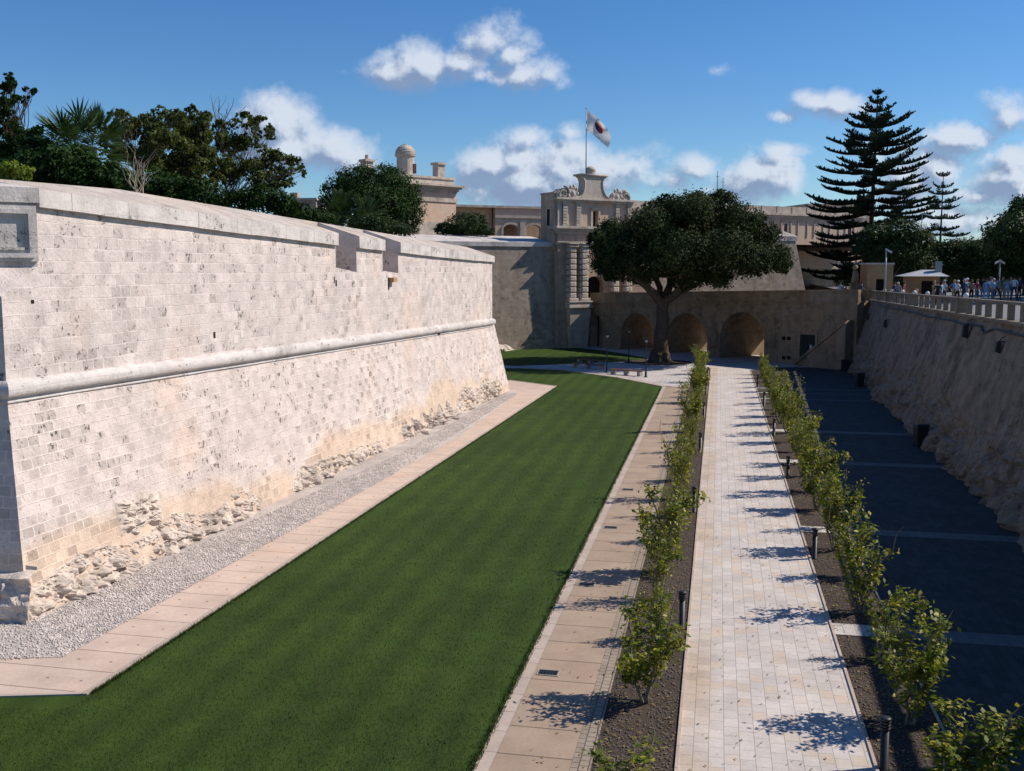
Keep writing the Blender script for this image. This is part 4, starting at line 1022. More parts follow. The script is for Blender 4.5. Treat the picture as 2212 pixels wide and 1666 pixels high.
m_bin(1824,802,1.1,.55,'black bin by the corner of bridge and retaining wall')
m_bin(1776,790,.95,.7,'wide low black bin before the stair flank')
# drain grates in the walkway
for k,(x,y) in enumerate(((1184,1454),(1267,1263),(1319,1140),(1356,1058))):
    p=P(x,y,.013); s,c=C.inv(p[0],p[1]); r=empty('drain_grate',(p[0],p[1],.013),f'rectangular dark drain grate in the walkway slabs, {ORD[k]} from the near end','drain','drain grates in the walkway')
    a,b=.17,.25
    mb=MB(C); mb.box(s-a,s+a,c-b,c-b+.03,.013,.03); mb.box(s-a,s+a,c+b-.03,c+b,.013,.03); mb.box(s-a,s-a+.03,c-b+.03,c+b-.03,.013,.03); mb.box(s+a-.03,s+a,c-b+.03,c+b-.03,.013,.03); mb.build('frame',M_conc,r)
    mb=MB(C); mb.box(s-a+.03,s+a-.03,c-b+.03,c+b-.03,.013,.017); mb.build('opening',M_dark,r)
    mb=MB(C)
    for j in range(6): q=c-b+.06+j*(2*b-.12)/5; mb.box(s-a+.03,s+a-.03,q-.012,q+.012,.0175,.027)
    mb.box(s-.012,s+.012,c-b+.03,c+b-.03,.019,.0285)
    mb.build('bars',M_black,r)
# ---------------------------------------------------------------- town buildings behind
def block(F,parent,name,s0,s1,t0,t1,z0,z1,mat,bevel=0):
    mb=MB(F); mb.box(s0,s1,min(t0,t1),max(t0,t1),z0,z1); return mb.build(name,mat,parent,bevel=bevel)
ZT=ztc
# corner house with the turret
HA=Fr(D(990,450,142),(-math.cos(R(-24)),-math.sin(R(-24))))   # lit face runs from right corner to the left and nearer
HA=Fr(D(878,450,134),(math.cos(R(44)),math.sin(R(44))))
h=lambda x,y,t=0.:HA.px(x,y,t)
s1_=h(985,450)[0]; zr_=h(930,376)[1]; zc0=h(985,408)[1]
ho=empty('turret_house',HA.w(s1_/2,0,ZT),'pinkish stone corner house with deep cornice, turret and two chimneys','house')
mb=MB(HA); mb.box(-3,s1_,-7,0,ZT-3,h(930,405)[1]); mb.build('wall',M_pink,ho)
block(HA,ho,'plinth',-3.1,s1_+.12,-7.1,.12,ZT-3,h(940,480)[1],M_gates)
zc1=h(985,403)[1]; 
mb=MB(HA)
for dz0,dz1,o in ((-1.0,-.75,.12),(-.749,-.45,.3),(-.449,-.2,.6),(-.199,.05,.95)): mb.box(-3-o,s1_+o,-7-o,o,zc1+dz0,zc1+dz1)
mb.build('cornice',M_gates,ho)
zz=h(940,431)[1]; block(HA,ho,'string_course',-3.12,s1_+.14,-7.1,.14,zz-.3,zz+.25,M_gates)
zpt=h(985,385)[1]
mb=MB(HA); mb.box(-3.,s1_-.2,-6.6,-.2,zc1+.05,zpt-.3); mb.box(-3.15,s1_-.05,-6.75,-.05,zpt-.299,zpt); mb.build('parapet',M_gates,ho)
sT,zT0=h(876,372,-2.2); rT=22*136/FPX*1.0
mb=MB(HA); mb.lathe([(rT*.92,0),(rT*.92,.35),(rT*.88,.36),(rT*.88,2.2)],(sT,-2.2,zpt-.1),20); zt0=h(876,338,-2.2)[1]
mb=MB(HA); mb.lathe([(rT*.86,zpt-1.),(rT*.86,zt0-.1),(rT*1.0,zt0),(rT*1.0,zt0+.25)],(sT,-2.2,0),22); tur=mb.build('turret',M_gates,ho)
zt1=h(876,313,-2.2)[1]; hh=zt1-zt0-.25; pr=[(rT*1.04,0)]
for k in range(6): a=k/6; r_=rT*1.02*math.cos(a*math.pi/2); pr+= [(r_,hh*math.sin(a*math.pi/2)),(r_*.93,hh*math.sin(a*math.pi/2)+.06)]
pr+=[(.12,hh),(0,hh+.25)]
mb=MB(HA); mb.lathe(pr,(sT,-2.2,zt0+.25),22); mb.build('dome',M_gates,tur,off=tuple(ho.location))
mb=MB(HA); a=h(884,357,-1)[0]; mb.box(sT+.35,sT+.9,-2.2+rT*.5,-2.2+rT*.86,zt0-2.2,zt0-1.0); mb.build('window',M_brown,tur,off=tuple(ho.location))
for x,yt,yb in ((948,352,376),(793,345,370)):
    s,z=h(x,yb,-3 if x>900 else -6); t=-3 if x>900 else -6; z1=h(x,yt,t)[1]
    mb=MB(HA); mb.box(s-.6,s+.6,t-.6,t+.6,z-(1 if x>900 else 9),z1-.3); mb.box(s-.8,s+.8,t-.8,t+.8,z1-.3,z1); mb.tube([(s,t,z1),(s,t,z1+.6)],.25,8) if x<900 else None; mb.build('chimney',M_gates,ho)
# loggia wing between the house and the gate
LG=Fr(D(990,480,158),(math.cos(R(22)),math.sin(R(22)))); l=lambda x,y,t=0.:LG.px(x,y,t)
lo=empty('loggia_wing',LG.w(6,0,ZT),'low tan wing with round arched loggia between turret house and gate','building')
sa,sb_=0,l(1200,480)[0]; ztl=l(1100,450)[1]; zfl=l(1100,510)[1]
aw=[]
for x0,x1 in ((1087,1119),(1137,1169)): aw.append((l(x0,500)[0],l(x1,500)[0],l(1100,496)[1],l(1100,485)[1],0))
mb=MB(LG); sm=l(1070,470)[0]
mb.wall(arch_poly(sm,sb_,ztl,zfl-4,aw),-.8,0); mb.box(sm-.0,sb_,-8,-4,zfl-4,ztl-.01); mb.build('arcade',M_pink,lo)
mb=MB(LG); mb.box(-6,sm-.001,-8,-1.5,ZT-3,ztl-.002); mb.build('side_wall',M_pink,lo)
mb=MB(LG); mb.box(-6,sb_,-8,.35,ztl,ztl+.35); mb.build('cornice',M_gates,lo)
z_=l(1100,470)[1]; mb=MB(LG); mb.box(sm-.1,sb_,-.1,.25,z_-.1,z_+.35); mb.box(sm-.05,sb_,-.1,.12,z_-.7,z_-.35); mb.build('string_course',M_gates,lo)
for a0,a1,zs,zq,_ in aw:
    mb=MB(LG); m=(a0+a1)/2; r=(a1-a0)/2; K=12; hh=zq-zs
    for k in range(K):
        t1=math.pi*k/K; t2=math.pi*(k+1)/K; p=lambda th,e:(m+(r+e)*math.cos(th),zs+(hh+e)*math.sin(th))
        mb.wall([p(t1,.01),p(t1,.35),p(t2,.35),p(t2,.01)],-.02,.15)
    mb.box(a0-.35,a0-.01,-.02,.15,zfl-4,zs); mb.box(a1+.01,a1+.35,-.02,.15,zfl-4,zs); mb.build('arch_ring',M_gates,lo)
x=l(1128,480)[0]; mb=MB(LG); mb.box(x-.45,x+.45,-.02,.3,zfl-4,z_-.72); mb.build('pilaster',M_gates,lo)
# long palace range right of the gate
LR=Fr(D(1360,450,168),(math.cos(R(29)),math.sin(R(29)))); q=lambda x,y,t=0.:LR.px(x,y,t)
lr=empty('long_palace',LR.w(30,0,ZT),'long tan stone building with blocky parapet and panelled wall, behind the big tree','building')
e1=q(1862,480)[0]; zcr=q(1640,464)[1]; ztr=q(1640,443)[1]
mb=MB(LR); mb.box(-8,e1,-14,0,ZT-3,zcr); mb.build('wall',M_pink,lr)
mb=MB(LR); mb.box(-8.3,e1+.3,-14.3,.6,zcr,zcr+.35); mb.box(-8.1,e1+.1,-14.1,.25,zcr-.5,zcr-.001); mb.build('cornice',M_gates,lr)
s=-7.5
mb=MB(LR); mb.box(-8,e1,-1.2,-.1,zcr+.35,ztr-.1); mb.build('parapet',M_gates,lr)
while s<e1-2:
    mb=MB(LR); mb.box(s,s+.45,-1.25,-.02,zcr+.36,ztr-.06); mb.build('parapet_pier',M_gates,lr); s+=3.6
s=1.
while s<e1-4:
    mb=MB(LR); zz0,zz1=q(1700,512)[1],q(1700,476)[1]; w=2.3
    mb.box(s,s+.22,-.02,.14,zz0,zz1); mb.box(s+w,s+w+.22,-.02,.14,zz0,zz1); mb.box(s+.22,s+w,-.02,.14,zz1-.22,zz1)
    mb.build('wall_panel',M_gates,lr)
    nw_=globals().get('nw_',0)+1
    if nw_%4!=1: s+=4.0; continue
    mb=MB(LR); mb.wall([(s+.85,zz0+.6),(s+.85,zz1-1.1),(s+1.0,zz1-.75),(s+1.25,zz1-.6),(s+1.5,zz1-.75),(s+1.65,zz1-1.1),(s+1.65,zz0+.6)],-.02,.02); mb.build('window',M_dark,lr)
    s+=4.0
# farther roof block beyond the norfolk pine, small house at left, low roofs at right
def small_house(name,x0,x1,yt,yb,Y,ang,mat,label,dep=9,roofc=True,chim=None):
    F=Fr(D(x0,yb,Y),(math.cos(R(ang)),math.sin(R(ang)))); s1=F.px(x1,yb)[0]; z1=F.px((x0+x1)/2,yt)[1]; z0=F.px(x0,yb)[1]-4
    r=empty(name,F.w(s1/2,0,z0),label,'house')
    block(F,r,'wall',0,s1,-dep,0,z0,z1-.3,mat)
    mb=MB(F); mb.box(-.15,s1+.15,-dep-.1,.15,z1-.3,z1); mb.build('parapet',M_gates,r)
    if chim: s,z=F.px(chim[0],chim[1],-3); mb=MB(F); mb.box(s-.5,s+.5,-3.5,-2.5,z1-.2,z); mb.build('chimney',mat,r)
    return r,F
small_house('flat_roofed_house',612,683,428,455,135,-8,M_curt,'grey flat roofed house with small chimney left of the round tree',8,chim=(637,417))
small_house('low_house',600,690,449,470,120,-4,M_cop,'low pale garden building under the grey flat roofed house',5)
small_house('distant_palace',1745,1885,441,470,215,12,M_pink,'plain distant roof block behind the tall norfolk pine',12)
small_house('distant_house',2130,2168,516,532,240,-10,M_gates,'distant pale roof right of the small norfolk pine')
small_house('distant_house',2172,2225,515,530,235,-10,M_gates,'distant pale roof partly behind the dark tree at the right edge')
# thin masts
for x,y0,y1,Y,lab in ((1549,369,430,172,'taller thin antenna mast rising behind the big tree'),(1561,384,432,174,'shorter thin antenna mast beside the taller one')):
    a=D(x,y1,Y); b=D(x,y0,Y); r=empty('antenna_mast',a,lab,'antenna')
    mb=MB(); mb.tube([(0,0,-3),(0,0,b[2]-a[2])],[.09,.04],6); mb.build('mast',M_black,r,off=(0,0,0))
    mb=MB(); mb.tube([(-.3,0,(b[2]-a[2])*.8),(.3,0,(b[2]-a[2])*.8)],.03,5); mb.build('crossbar',M_black,r,off=(0,0,0))
# hut, kiosk, statue, street lamps on the upper road
up=lambda X,Y:zup(*W.inv(X,Y))
hx=D(1873,628,97); HF=Fr(hx,(math.cos(R(-6)),math.sin(R(-6)))); s1=HF.px(1929,600)[0]; zh=HF.px(1900,568)[1]; dz0,dz1=HF.px(1893,600)[0],HF.px(1912,600)[0]
hut=empty('stone_hut',HF.w(s1/2,-1,6),'square tan stone gatehouse hut with dark doorway at the bridge end','hut')
mb=MB(HF); grid_wall(mb,0,s1,5.8,zh-.15,-.5,0,[(dz0,dz1,5.8,HF.px(1900,603)[1])]); mb.box(0,s1,-3,-.501,5.8,zh-.15); mb.build('wall',M_hut,hut)
mb=MB(HF); mb.box(-.1,s1+.1,-3.1,.1,zh-.15,zh); mb.build('roof_slab',M_cop,hut)
mb=MB(HF); mb.box(dz0,dz1,-.48,-.4,5.8,HF.px(1900,603)[1]); mb.build('doorway',M_dark,hut)
# kiosk
KF=Fr(D(1962,625,108),(math.cos(R(-12)),math.sin(R(-12)))); zk0=6.3; zk=KF.px(1990,597)[1]; s1=KF.px(2030,600)[0]
ki=empty('kiosk',KF.w(s1/2,-1.5,zk0),'low brown kiosk with pale hipped roof behind the balustrade','kiosk')
mb=MB(KF); mb.box(0,s1,-3.5,0,zk0-.6,zk); mb.build('wall',M_hut,ki)
ze=zk+.35; zr_=KF.px(1995,583)[1]
mb=MB(KF); mb.hexa([(-.8,-4.2,zk),(s1+.8,-4.2,zk),(s1+.8,.9,zk),(-.8,.9,zk)],[(1.6,-2.2,zr_),(s1-.3,-2.2,zr_),(s1-.3,-1.4,zr_),(1.6,-1.4,zr_)]); mb.build('roof',M_roof,ki)
mb=MB(KF); mb.box(1.3,s1-.4,.0,.04,zk0-.6,zk-.5); mb.build('hatch',M_dark,ki)
mb=MB(KF); mb.box(s1-.3,s1+.3,-1.2,-.6,zk,zr_+.9); mb.build('vent_stack',M_grey,ki)
# lion pillar at the bridge end
LP=D(1847,622,99); st=empty('lion_pillar',(LP[0],LP[1],6.3),'weathered stone pillar with a seated lion statue at the bridge end','statue')
zt5=D(1847,570,99)[2]-6.3
mb=MB(); mb.box(-.6,.6,-.5,.5,-.5,.35); mb.box(-.42,.42,-.36,.36,.35,zt5*.42); mb.box(-.52,.52,-.45,.45,zt5*.42,zt5*.42+.16); mb.build('pedestal',M_brid,st,off=(0,0,0),bevel=.03)
zb5=zt5*.42+.16; hh=zt5-zb5
mb=MB(); mb.lathe([(.34,0),(.38,hh*.12),(.3,hh*.35),(.26,hh*.55),(.22,hh*.65)],(0,.05,zb5),12); mb.lathe([(.0,-.26),(.2,-.2),(.27,0),(.22,.2),(0,.27)],(-.06,-.06,zb5+hh*.8),12)
mb.tube([(-.12,-.3,zb5),(-.12,-.26,zb5+hh*.5)],[.09,.1],7); mb.tube([(.12,-.3,zb5),(.12,-.26,zb5+hh*.5)],[.09,.1],7); mb.box(-.2,.08,-.4,-.2,zb5+hh*.7,zb5+hh*.82)
mb.build('lion',M_brid,st,True,off=(0,0,0))
def lamp(x,yt,yb,Y,lab,double=False,arm=.45):
    a=D(x,yb,Y); zb=up(a[0],a[1]); h_=D(x,yt,Y)[2]-zb; r=empty('street_lamp',(a[0],a[1],zb),lab,'street lamp')
    mb=MB(); mb.tube([(0,0,-.2),(0,0,h_)],[.09,.06],8); mb.build('pole',M_grey,r,True,off=(0,0,0))
    for sg_ in ((1,-1) if double else (1,)):
        mb=MB(); mb.hexa([(-.05*sg_,-.1,h_-.02),(arm*sg_,-.14,h_-.28),(arm*sg_,.14,h_-.28),(-.05*sg_,.1,h_-.02)],[(-.05*sg_,-.1,h_+.12),(arm*sg_,-.14,h_-.12),(arm*sg_,.14,h_-.12),(-.05*sg_,.1,h_+.12)]); mb.build('lamp_head',M_white,r,off=(0,0,0))
    return r
lamp(1911,540,628,88,'slim white street lamp in front of the stone hut')
lamp(2157,564,625,92,'slim grey street lamp with two heads among the crowd',True,.4)
lamp(1988,462,560,130,'tall curved arm street lamp between the two norfolk pines',False,1.)
# small white capped posts behind the rail
CHM=None
for k,(a,b) in enumerate(((893,315),(960,320),(1064,328),(1176,335),(1300,345),(1664,362))):
    x,y=zo(a,b); s,z=W.px(x,y,TW+.9); zb=wz(s)
    r=empty('capped_post',W.w(s,TW+.9,zb),f'small post with white cap behind the balustrade, {ORD[k]} from the bridge end','bollard','white capped posts behind the balustrade')
    mb=MB(); mb.lathe([(.09,-.05),(.08,z-zb-.12)],n=10); mb.build('post',M_grey,r,True,off=(0,0,0))
    mb=MB(); mb.lathe([(.13,z-zb-.12),(.15,z-zb),(.1,z-zb+.1),(0,z-zb+.13)],n=10); mb.build('cap',M_white,r,True,off=(0,0,0))
# ---------------------------------------------------------------- trees
def dep(x,y,Y): return D(x,y,Y)
def lob(base,Y,L,dy=0.):
    """lobes from (x,y,rx,ry,dY[,rY]) in picture units at distance Y -> relative to base"""
    out=[]
    for l in L:
        x,y,rx,ry,d=l[:5]; p=D(x,y,Y+d); k=(Y+d)/FPX
        out.append((p[0]-base[0],p[1]-base[1],p[2]-base[2],rx*k,(l[5] if len(l)>5 else (rx+ry)*.5*k),ry*k))
    return out
def breakup(L,k,f,seed=1):
    rs=random.Random(seed); out=[]
    for l in L:
        for _ in range(k):
            a=rs.uniform(0,6.28); r=rs.random()**.5*(1-f*.6); out.append((l[0]+l[2]*r*math.cos(a),l[1]+l[3]*r*math.sin(a),l[2]*f*rs.uniform(.6,1.2),l[3]*f*rs.uniform(.6,1.1),l[4]+rs.uniform(-1.5,1.5)))
    return out
# the big carob
tb=P(1425,783); Yt=tb[1]
L=[(1345,545,62,50,-2,5),(1310,560,46,42,1,4),(1330,500,48,34,2,4),(1400,490,62,48,-3,5),(1440,460,60,42,2,5),(1490,455,66,42,-2,5.5),(1550,450,62,36,3,5),(1595,475,56,38,-1,5),(1640,510,46,38,1,4.5),(1672,555,42,36,-2,4),(1620,560,60,42,-4,4.5),(1560,540,74,54,-5,5),(1470,540,84,58,-6,5),(1400,570,66,40,-4,4),(1550,600,46,26,-2,3.5),(1490,600,60,26,0,4),(1690,570,24,24,0,2.5),(1290,520,26,26,0,3),(1440,520,80,60,5,5),(1560,510,80,56,6,5),(1330,590,36,22,2,3),(1385,600,34,18,1,3),(1505,428,24,14,0,3),(1560,425,30,14,1,3)]
Lc=lob(tb,Yt,L)
fk=D(1432,655,Yt); fk=(fk[0]-tb[0],0,fk[2])
root=empty('carob_tree',tb,'huge spreading dark green tree with thick trunk standing in front of the bridge','tree')
C1,O1=lobes_points([(l[0],l[1],l[2],l[3]*.8,l[4]*.8,l[5]*.8) for l in Lc]+lob(tb,Yt,breakup([l for l in L],6,.42,9)),130000,.55,clump=20); V,F=leaves_arr(C1,.25,.5,.6,out=O1); mesh_np('crown',V,F,L_carob,root)
mb=MB(); limb(mb,(0,0,-.3),fk,.82,.56,14,8,.015); mb.tube([(0,0,-.3),(0,0,.5),(0,0,1.2)],[1.2,.95,.82],14,cap=False)
for k in range(7): a=k*.9; mb.tube([(math.cos(a)*.6,math.sin(a)*.6,.9),(math.cos(a)*.95,math.sin(a)*.95,.15),(math.cos(a)*1.4,math.sin(a)*1.4,-.1)],[.4,.25,.08],7)
for (x,y,dd,r) in ((1372,600,-1,.42),(1452,590,2,.40),(1498,600,-2,.34),(1405,560,3,.3),(1545,590,1,.26)):
    e=D(x,y,Yt+dd); e=(e[0]-tb[0],dd,e[2]); q_=limb(mb,fk,e,r*1.25,r*.6,9,6,.04)
    for l in sorted(Lc,key=lambda l:(Vector(l[:3])-Vector(e)).length)[:6]: limb(mb,e,l[:3],r*.45,.06,6,5,.06)
mb.build('trunk',M_bark,root,True,off=(0,0,0))
# left group on the terrace
def tt(name,bx,by,Y,L,n,ls,leaf,bark,r0,label,**k):
    if k.get('brk'): L=breakup(L,*k.pop('brk')); k['thin']=.22
    b=D(bx,by,Y); b=(b[0],b[1],min(b[2],k.pop('zb',10.)))
    return tree(name,b,lob(b,Y,L),n,ls,leaf,bark,r0,label,**k)
tt('conifer_tree',25,430,48,[(20,200,26,34,0),(45,215,30,12,0),(10,240,34,40,0),(50,290,44,44,0),(0,310,60,60,1),(70,320,50,40,-1),(30,350,60,40,0),(-60,300,60,80,0),(62,195,22,8,0),(18,172,16,18,0)],22000,.22,L_fic,M_bark,.3,'tall dark evergreen at the left edge above the bastion',clump=26,shell=.2,twigs=1,brk=(7,.42,6))
tt('shrub_tree',110,430,40,[(120,360,90,40,0),(60,370,70,36,0),(190,380,60,40,0),(240,390,50,36,0),(90,330,50,30,2)],12000,.2,L_fic,M_bark,.16,'dense dark shrub under the fan palm behind the parapet',clump=24,shell=.4)
tt('lime_shrub',35,420,31,[(20,365,24,18,0),(45,372,28,16,0),(62,380,14,10,0),(10,385,22,12,0)],900,.13,L_lime,M_barkg,.05,'small lime green shrub just behind the bastion parapet at far left',clump=6,shell=.2)
tt('locust_tree',300,430,58,[(265,270,40,30,0),(300,290,55,44,1),(240,300,26,40,-1),(330,270,40,30,0),(290,340,70,46,0),(360,260,50,28,2),(385,250,30,16,0),(360,310,60,50,0),(255,245,22,10,0)],15000,.21,L_loc,M_barkg,.2,'feathery half open tree right of the fan palm',clump=9,shell=.2,twigs=2,brk=(9,.42,2))
tt('locust_tree',420,440,62,[(420,250,40,20,0),(400,290,60,46,0),(440,300,60,46,1),(400,360,70,50,0),(455,360,50,44,-1),(350,370,60,50,1),(390,395,60,36,0)],24000,.21,L_loc,M_barkg,.22,'dense olive brown tree in the middle of the left group',clump=12,shell=.2,twigs=2,brk=(10,.42,3))
tt('locust_tree',490,465,66,[(490,265,34,20,0),(540,260,40,18,0),(520,300,60,34,0),(470,310,44,40,1),(575,290,26,24,0),(560,340,60,34,0),(610,350,40,26,0),(640,368,22,20,0),(505,360,60,40,0),(590,385,50,26,0),(560,400,50,36,-1),(545,270,20,20,0)],16000,.21,L_loc,M_barkg,.2,'airy tree with pale twigs leaning right over the bastion',clump=9,shell=.2,twigs=3,brk=(9,.38,4))
tt('dark_shrub',560,470,64,[(560,430,60,28,0),(500,440,60,24,0),(600,440,44,24,0),(640,462,50,12,0),(440,430,60,30,0),(640,450,30,14,0)],10000,.2,L_fic,M_bark,.12,'low dark green shrubs behind the parapet below the airy tree',clump=24,shell=.4)
tt('dark_shrub',330,430,52,[(300,400,80,34,0),(370,410,60,30,0),(420,415,40,26,0),(240,390,40,30,0)],9000,.2,L_fic,M_bark,.1,'low dark shrubs at the foot of the olive brown trees',clump=24,shell=.4)
# bare twigs
def bare(bx,by,Y,tips,label,r=.05,mat=M_twig):
    b=D(bx,by,Y); r_=empty('bare_branch_bush',(b[0],b[1],b[2]),label,'bush'); mb=MB()
    for x,y in tips:
        e=D(x,y,Y+random.uniform(-1,1)); e=Vector(e)-Vector(b); q_=limb(mb,(random.uniform(-.2,.2),0,0),e,r,r*.25,5,6,.05)
        for _ in range(3): i=random.randint(2,5); d=Vector((random.uniform(-.8,.8),random.uniform(-.3,.3),random.uniform(.4,1.2))); limb(mb,q_[i],q_[i]+d,r*.4,r*.15,4,3,.08)
    mb.build('branches',mat,r_,True,off=(0,0,0))
bare(470,300,66,[(455,205),(475,215),(505,212),(490,235),(530,230),(462,240)],'bare reaching twigs on top of the airy tree',.045,M_barkg)
bare(300,425,38,[(275,350),(290,355),(300,345),(312,352),(285,370),(320,372)],'pale leafless bush behind the bastion parapet',.03)
# round laurel and palms in front of the turret house
tt('laurel_tree',800,480,108,[(800,405,78,44,0),(740,420,46,40,0),(860,420,52,44,0),(885,455,34,38,0),(720,455,36,34,0),(800,450,90,46,-2),(850,475,50,26,0),(770,385,44,24,1),(830,380,44,20,1)],34000,.26,L_fic,M_bark,.3,'large round dark green laurel tree in front of the turret house',clump=26,shell=.7,zb=11)
tt('garden_bush',1010,505,122,[(1000,485,40,24,0),(1030,485,24,24,1),(965,495,26,14,0),(1050,500,20,8,0)],9000,.24,L_med,M_bark,.15,'rounded olive green bush right of the turret house',clump=24,shell=.55,zb=12)
tt('garden_bush',850,505,96,[(830,492,50,16,0),(875,497,34,12,0),(790,480,40,16,0)],5000,.2,L_med,M_bark,.1,'low bright green bush under the laurel tree',clump=12,shell=.4,zb=10.5)
tt('garden_bush',665,475,84,[(650,462,40,10,0),(690,472,40,12,0),(620,456,30,8,0)],5000,.18,L_fic,M_bark,.08,'low dark bush left of the laurel tree on the terrace',clump=16,shell=.4,zb=10.2)
# palms
def palm(name,b,n,L,h,label,fan=False,up_=.6,r=.18,th=.05):
    root=empty(name,b,label,'palm tree'); V=[];mb=MB()
    if h>0: mb.tube([(0,0,-.3),(0,0,h*.5),(0,0,h)],[r*1.2,r,r],9); mb.build('trunk',M_bark,root,True,off=(0,0,0)); 
    T=[]
    for i in range(n):
        a=random.uniform(0,6.283); el=R(random.uniform(-15,85)); l=L*random.uniform(.8,1.1)
        d=Vector((math.cos(a)*math.cos(el),math.sin(a)*math.cos(el),math.sin(el)))
        pts=[Vector((0,0,h))+d*l*f+Vector((0,0,-1))*l*.35*f*f*(1.1-math.sin(el)*.6) for f in (0,.2,.4,.6,.8,1.)]
        if fan:
            c=pts[3]; pl=d.cross(Vector((0,0,1)));  pl=pl.normalized() if pl.length>.1 else Vector((1,0,0)); 
            for k in range(17):
                t=(k/16-.5)*3.6; dd=(d*math.cos(t)+pl*math.sin(t)).normalized(); ee=c+dd*l*.55*(1-.12*abs(t))+Vector((0,0,-.06*l)); s_=pl.cross(dd)
                w_=dd.cross(Vector((random.gauss(0,.3),random.gauss(0,.3),1))).normalized()*.03*l/1.2; m_=c.lerp(ee,.5)
                T.append((c,m_+w_,ee,m_-w_))
            mbp=[(pts[0],pts[3])]
            T.append((pts[0],pts[1]+Vector((0,0,.02)),pts[3],pts[1]-Vector((.03,0,.02))))
        else:
            sd=d.cross(Vector((0,0,1))); sd=sd.normalized() if sd.length>.1 else Vector((1,0,0))
            for k in range(24):
                f=.15+.85*k/23; i0=min(4,int(f*5)); p=pts[i0].lerp(pts[i0+1],f*5-i0); tn=(pts[i0+1]-pts[i0]).normalized()
                ll=l*.3*(1-.6*abs(f-.45))
                for sg_ in (1,-1):
                    e=p+(sd*sg_*.8+tn*.7+Vector((0,0,-.15))).normalized()*ll; m_=p.lerp(e,.4); w_=tn*.025*l/2
                    T.append((p,m_+w_,e,m_-w_))
    V=np.array([[tuple(q) for q in t] for t in T]).reshape(-1,3); mesh_np('crown',V,np.arange(len(V)).reshape(-1,4),L_palm,root)
    return root
b=D(165,420,42); palm('fan_palm',(b[0],b[1],10),46,2.0,D(165,325,42)[2]-10,'fan palm with spiky leaves between the evergreen and the locust trees',True)
b=D(205,420,46); palm('fan_palm',(b[0],b[1],10),34,1.9,D(205,318,46)[2]-10,'second fan palm just right of the taller fan palm',True)
b=D(735,505,98); palm('feather_palm',(b[0],b[1],10.3),40,3.0,D(735,470,98)[2]-10.3,'spiky palm at the left foot of the laurel tree')
b=D(790,505,98); palm('feather_palm',(b[0],b[1],10.3),36,2.6,D(790,475,98)[2]-10.3,'spiky palm in front of the middle of the laurel tree')
# ---------------------------------------------------------------- norfolk pines
def norfolk(b,hgt,prof,label,nl,nb=6,dens=1.,lean=0.,r0=.45,curl=.22,tuft=.4):
    root=empty('norfolk_pine',b,label,'tree'); mb=MB(); T=[]
    top=Vector((lean*hgt,0,hgt)); mb.tube([(0,0,-.5),(lean*hgt*.5,0,hgt*.5),tuple(top)],[r0,r0*.55,.05],9)
    for i in range(nl):
        f=(i+.5)/nl; z=hgt*(1-(1-f)**1.0) ; zz=prof[0][0]
        z=hgt*(.10+.885*f)
        u=z/hgt
        R_=np.interp(u,[p[0] for p in prof],[p[1] for p in prof]); a0=random.uniform(0,6.28); z+=random.uniform(-.25,.25)*hgt/nl; c=Vector((lean*z,0,z))
        for k in range(nb):
            a=a0+2*math.pi*k/nb+random.uniform(-.15,.15); d=Vector((math.cos(a),math.sin(a),0)); l=R_*random.choice((random.uniform(.9,1.08),random.uniform(.9,1.08),random.uniform(.6,.95))); el=.40*max(0,u-.5)*2-.06*(1-u)+random.uniform(-.09,.06)
            pts=[c+d*l*g_+Vector((0,0,l*(el*g_-.05*math.sin(g_*math.pi)*(1-u*.5)+curl*max(0,g_-.6)**1.5))) for g_ in [j/8 for j in range(9)]]
            mb.tube([tuple(p) for p in pts],[.07*l/6*(1-.8*j/8)+.012 for j in range(9)],5,cap=False)
            side=d.cross(Vector((0,0,1)))
            m=max(4,int(l*3.2*dens))
            for j in range(m):
                g_=.14+.86*(j+random.random()*.6)/m; g_=min(g_,1); i0=min(7,int(g_*8)); p=pts[i0].lerp(pts[i0+1],g_*8-i0)
                if tuft>.3:
                    dv=Vector((random.gauss(0,.35),random.gauss(0,.35),1)).normalized()*tuft*random.uniform(.7,1.7); w_=d*tuft*.35; T.append((p,p+dv*.5+w_,p+dv,p+dv*.5-w_))
                for sg_ in (-1,1):
                    ll=min(l*.30,1.5)*(1.05-.75*abs(g_-.5))*random.uniform(.7,1.1); e=p+(side*sg_+d*.75).normalized()*ll+Vector((0,0,ll*(.05+.5*g_*g_)))
                    nseg=max(2,int(ll/.22))
                    for q_ in range(nseg):
                        pa=p.lerp(e,q_/nseg); pb=p.lerp(e,(q_+1.15)/nseg); w_=Vector((0,0,tuft*.5)); 
                        T.append((pa,pa.lerp(pb,.5)+w_*random.uniform(.6,1.2),pb+Vector((0,0,.05)),pa.lerp(pb,.5)-w_*.35))
                        wd=(pb-pa).cross(Vector((0,0,1))).normalized()*tuft*.35; T.append((pa,pa.lerp(pb,.5)+wd,pb,pa.lerp(pb,.5)-wd))
            e=pts[-1]
            for q_ in range(5):
                dv=Vector((d.x+random.gauss(0,.5),d.y+random.gauss(0,.5),random.uniform(.5,1.3))).normalized()*tuft*1.1; w_=side*tuft*.3
                T.append((e,e+dv*.6+w_,e+dv,e+dv*.6-w_))
    V=np.array([[tuple(q) for q in t] for t in T]).reshape(-1,3); mesh_np('crown',V,np.arange(len(V)).reshape(-1,4),L_pine,root)
    mb.build('trunk',M_bark,root,True,off=(0,0,0)); return root
Yn=150; bz_=up(D(1874,620,Yn)[0],Yn)-1.; bN=D(1876,600,Yn); topN=D(1897,189,Yn); hN=topN[2]-bz_
def uat(y): return (D(1880,y,Yn)[2]-bz_)/hN
kx=Yn/FPX
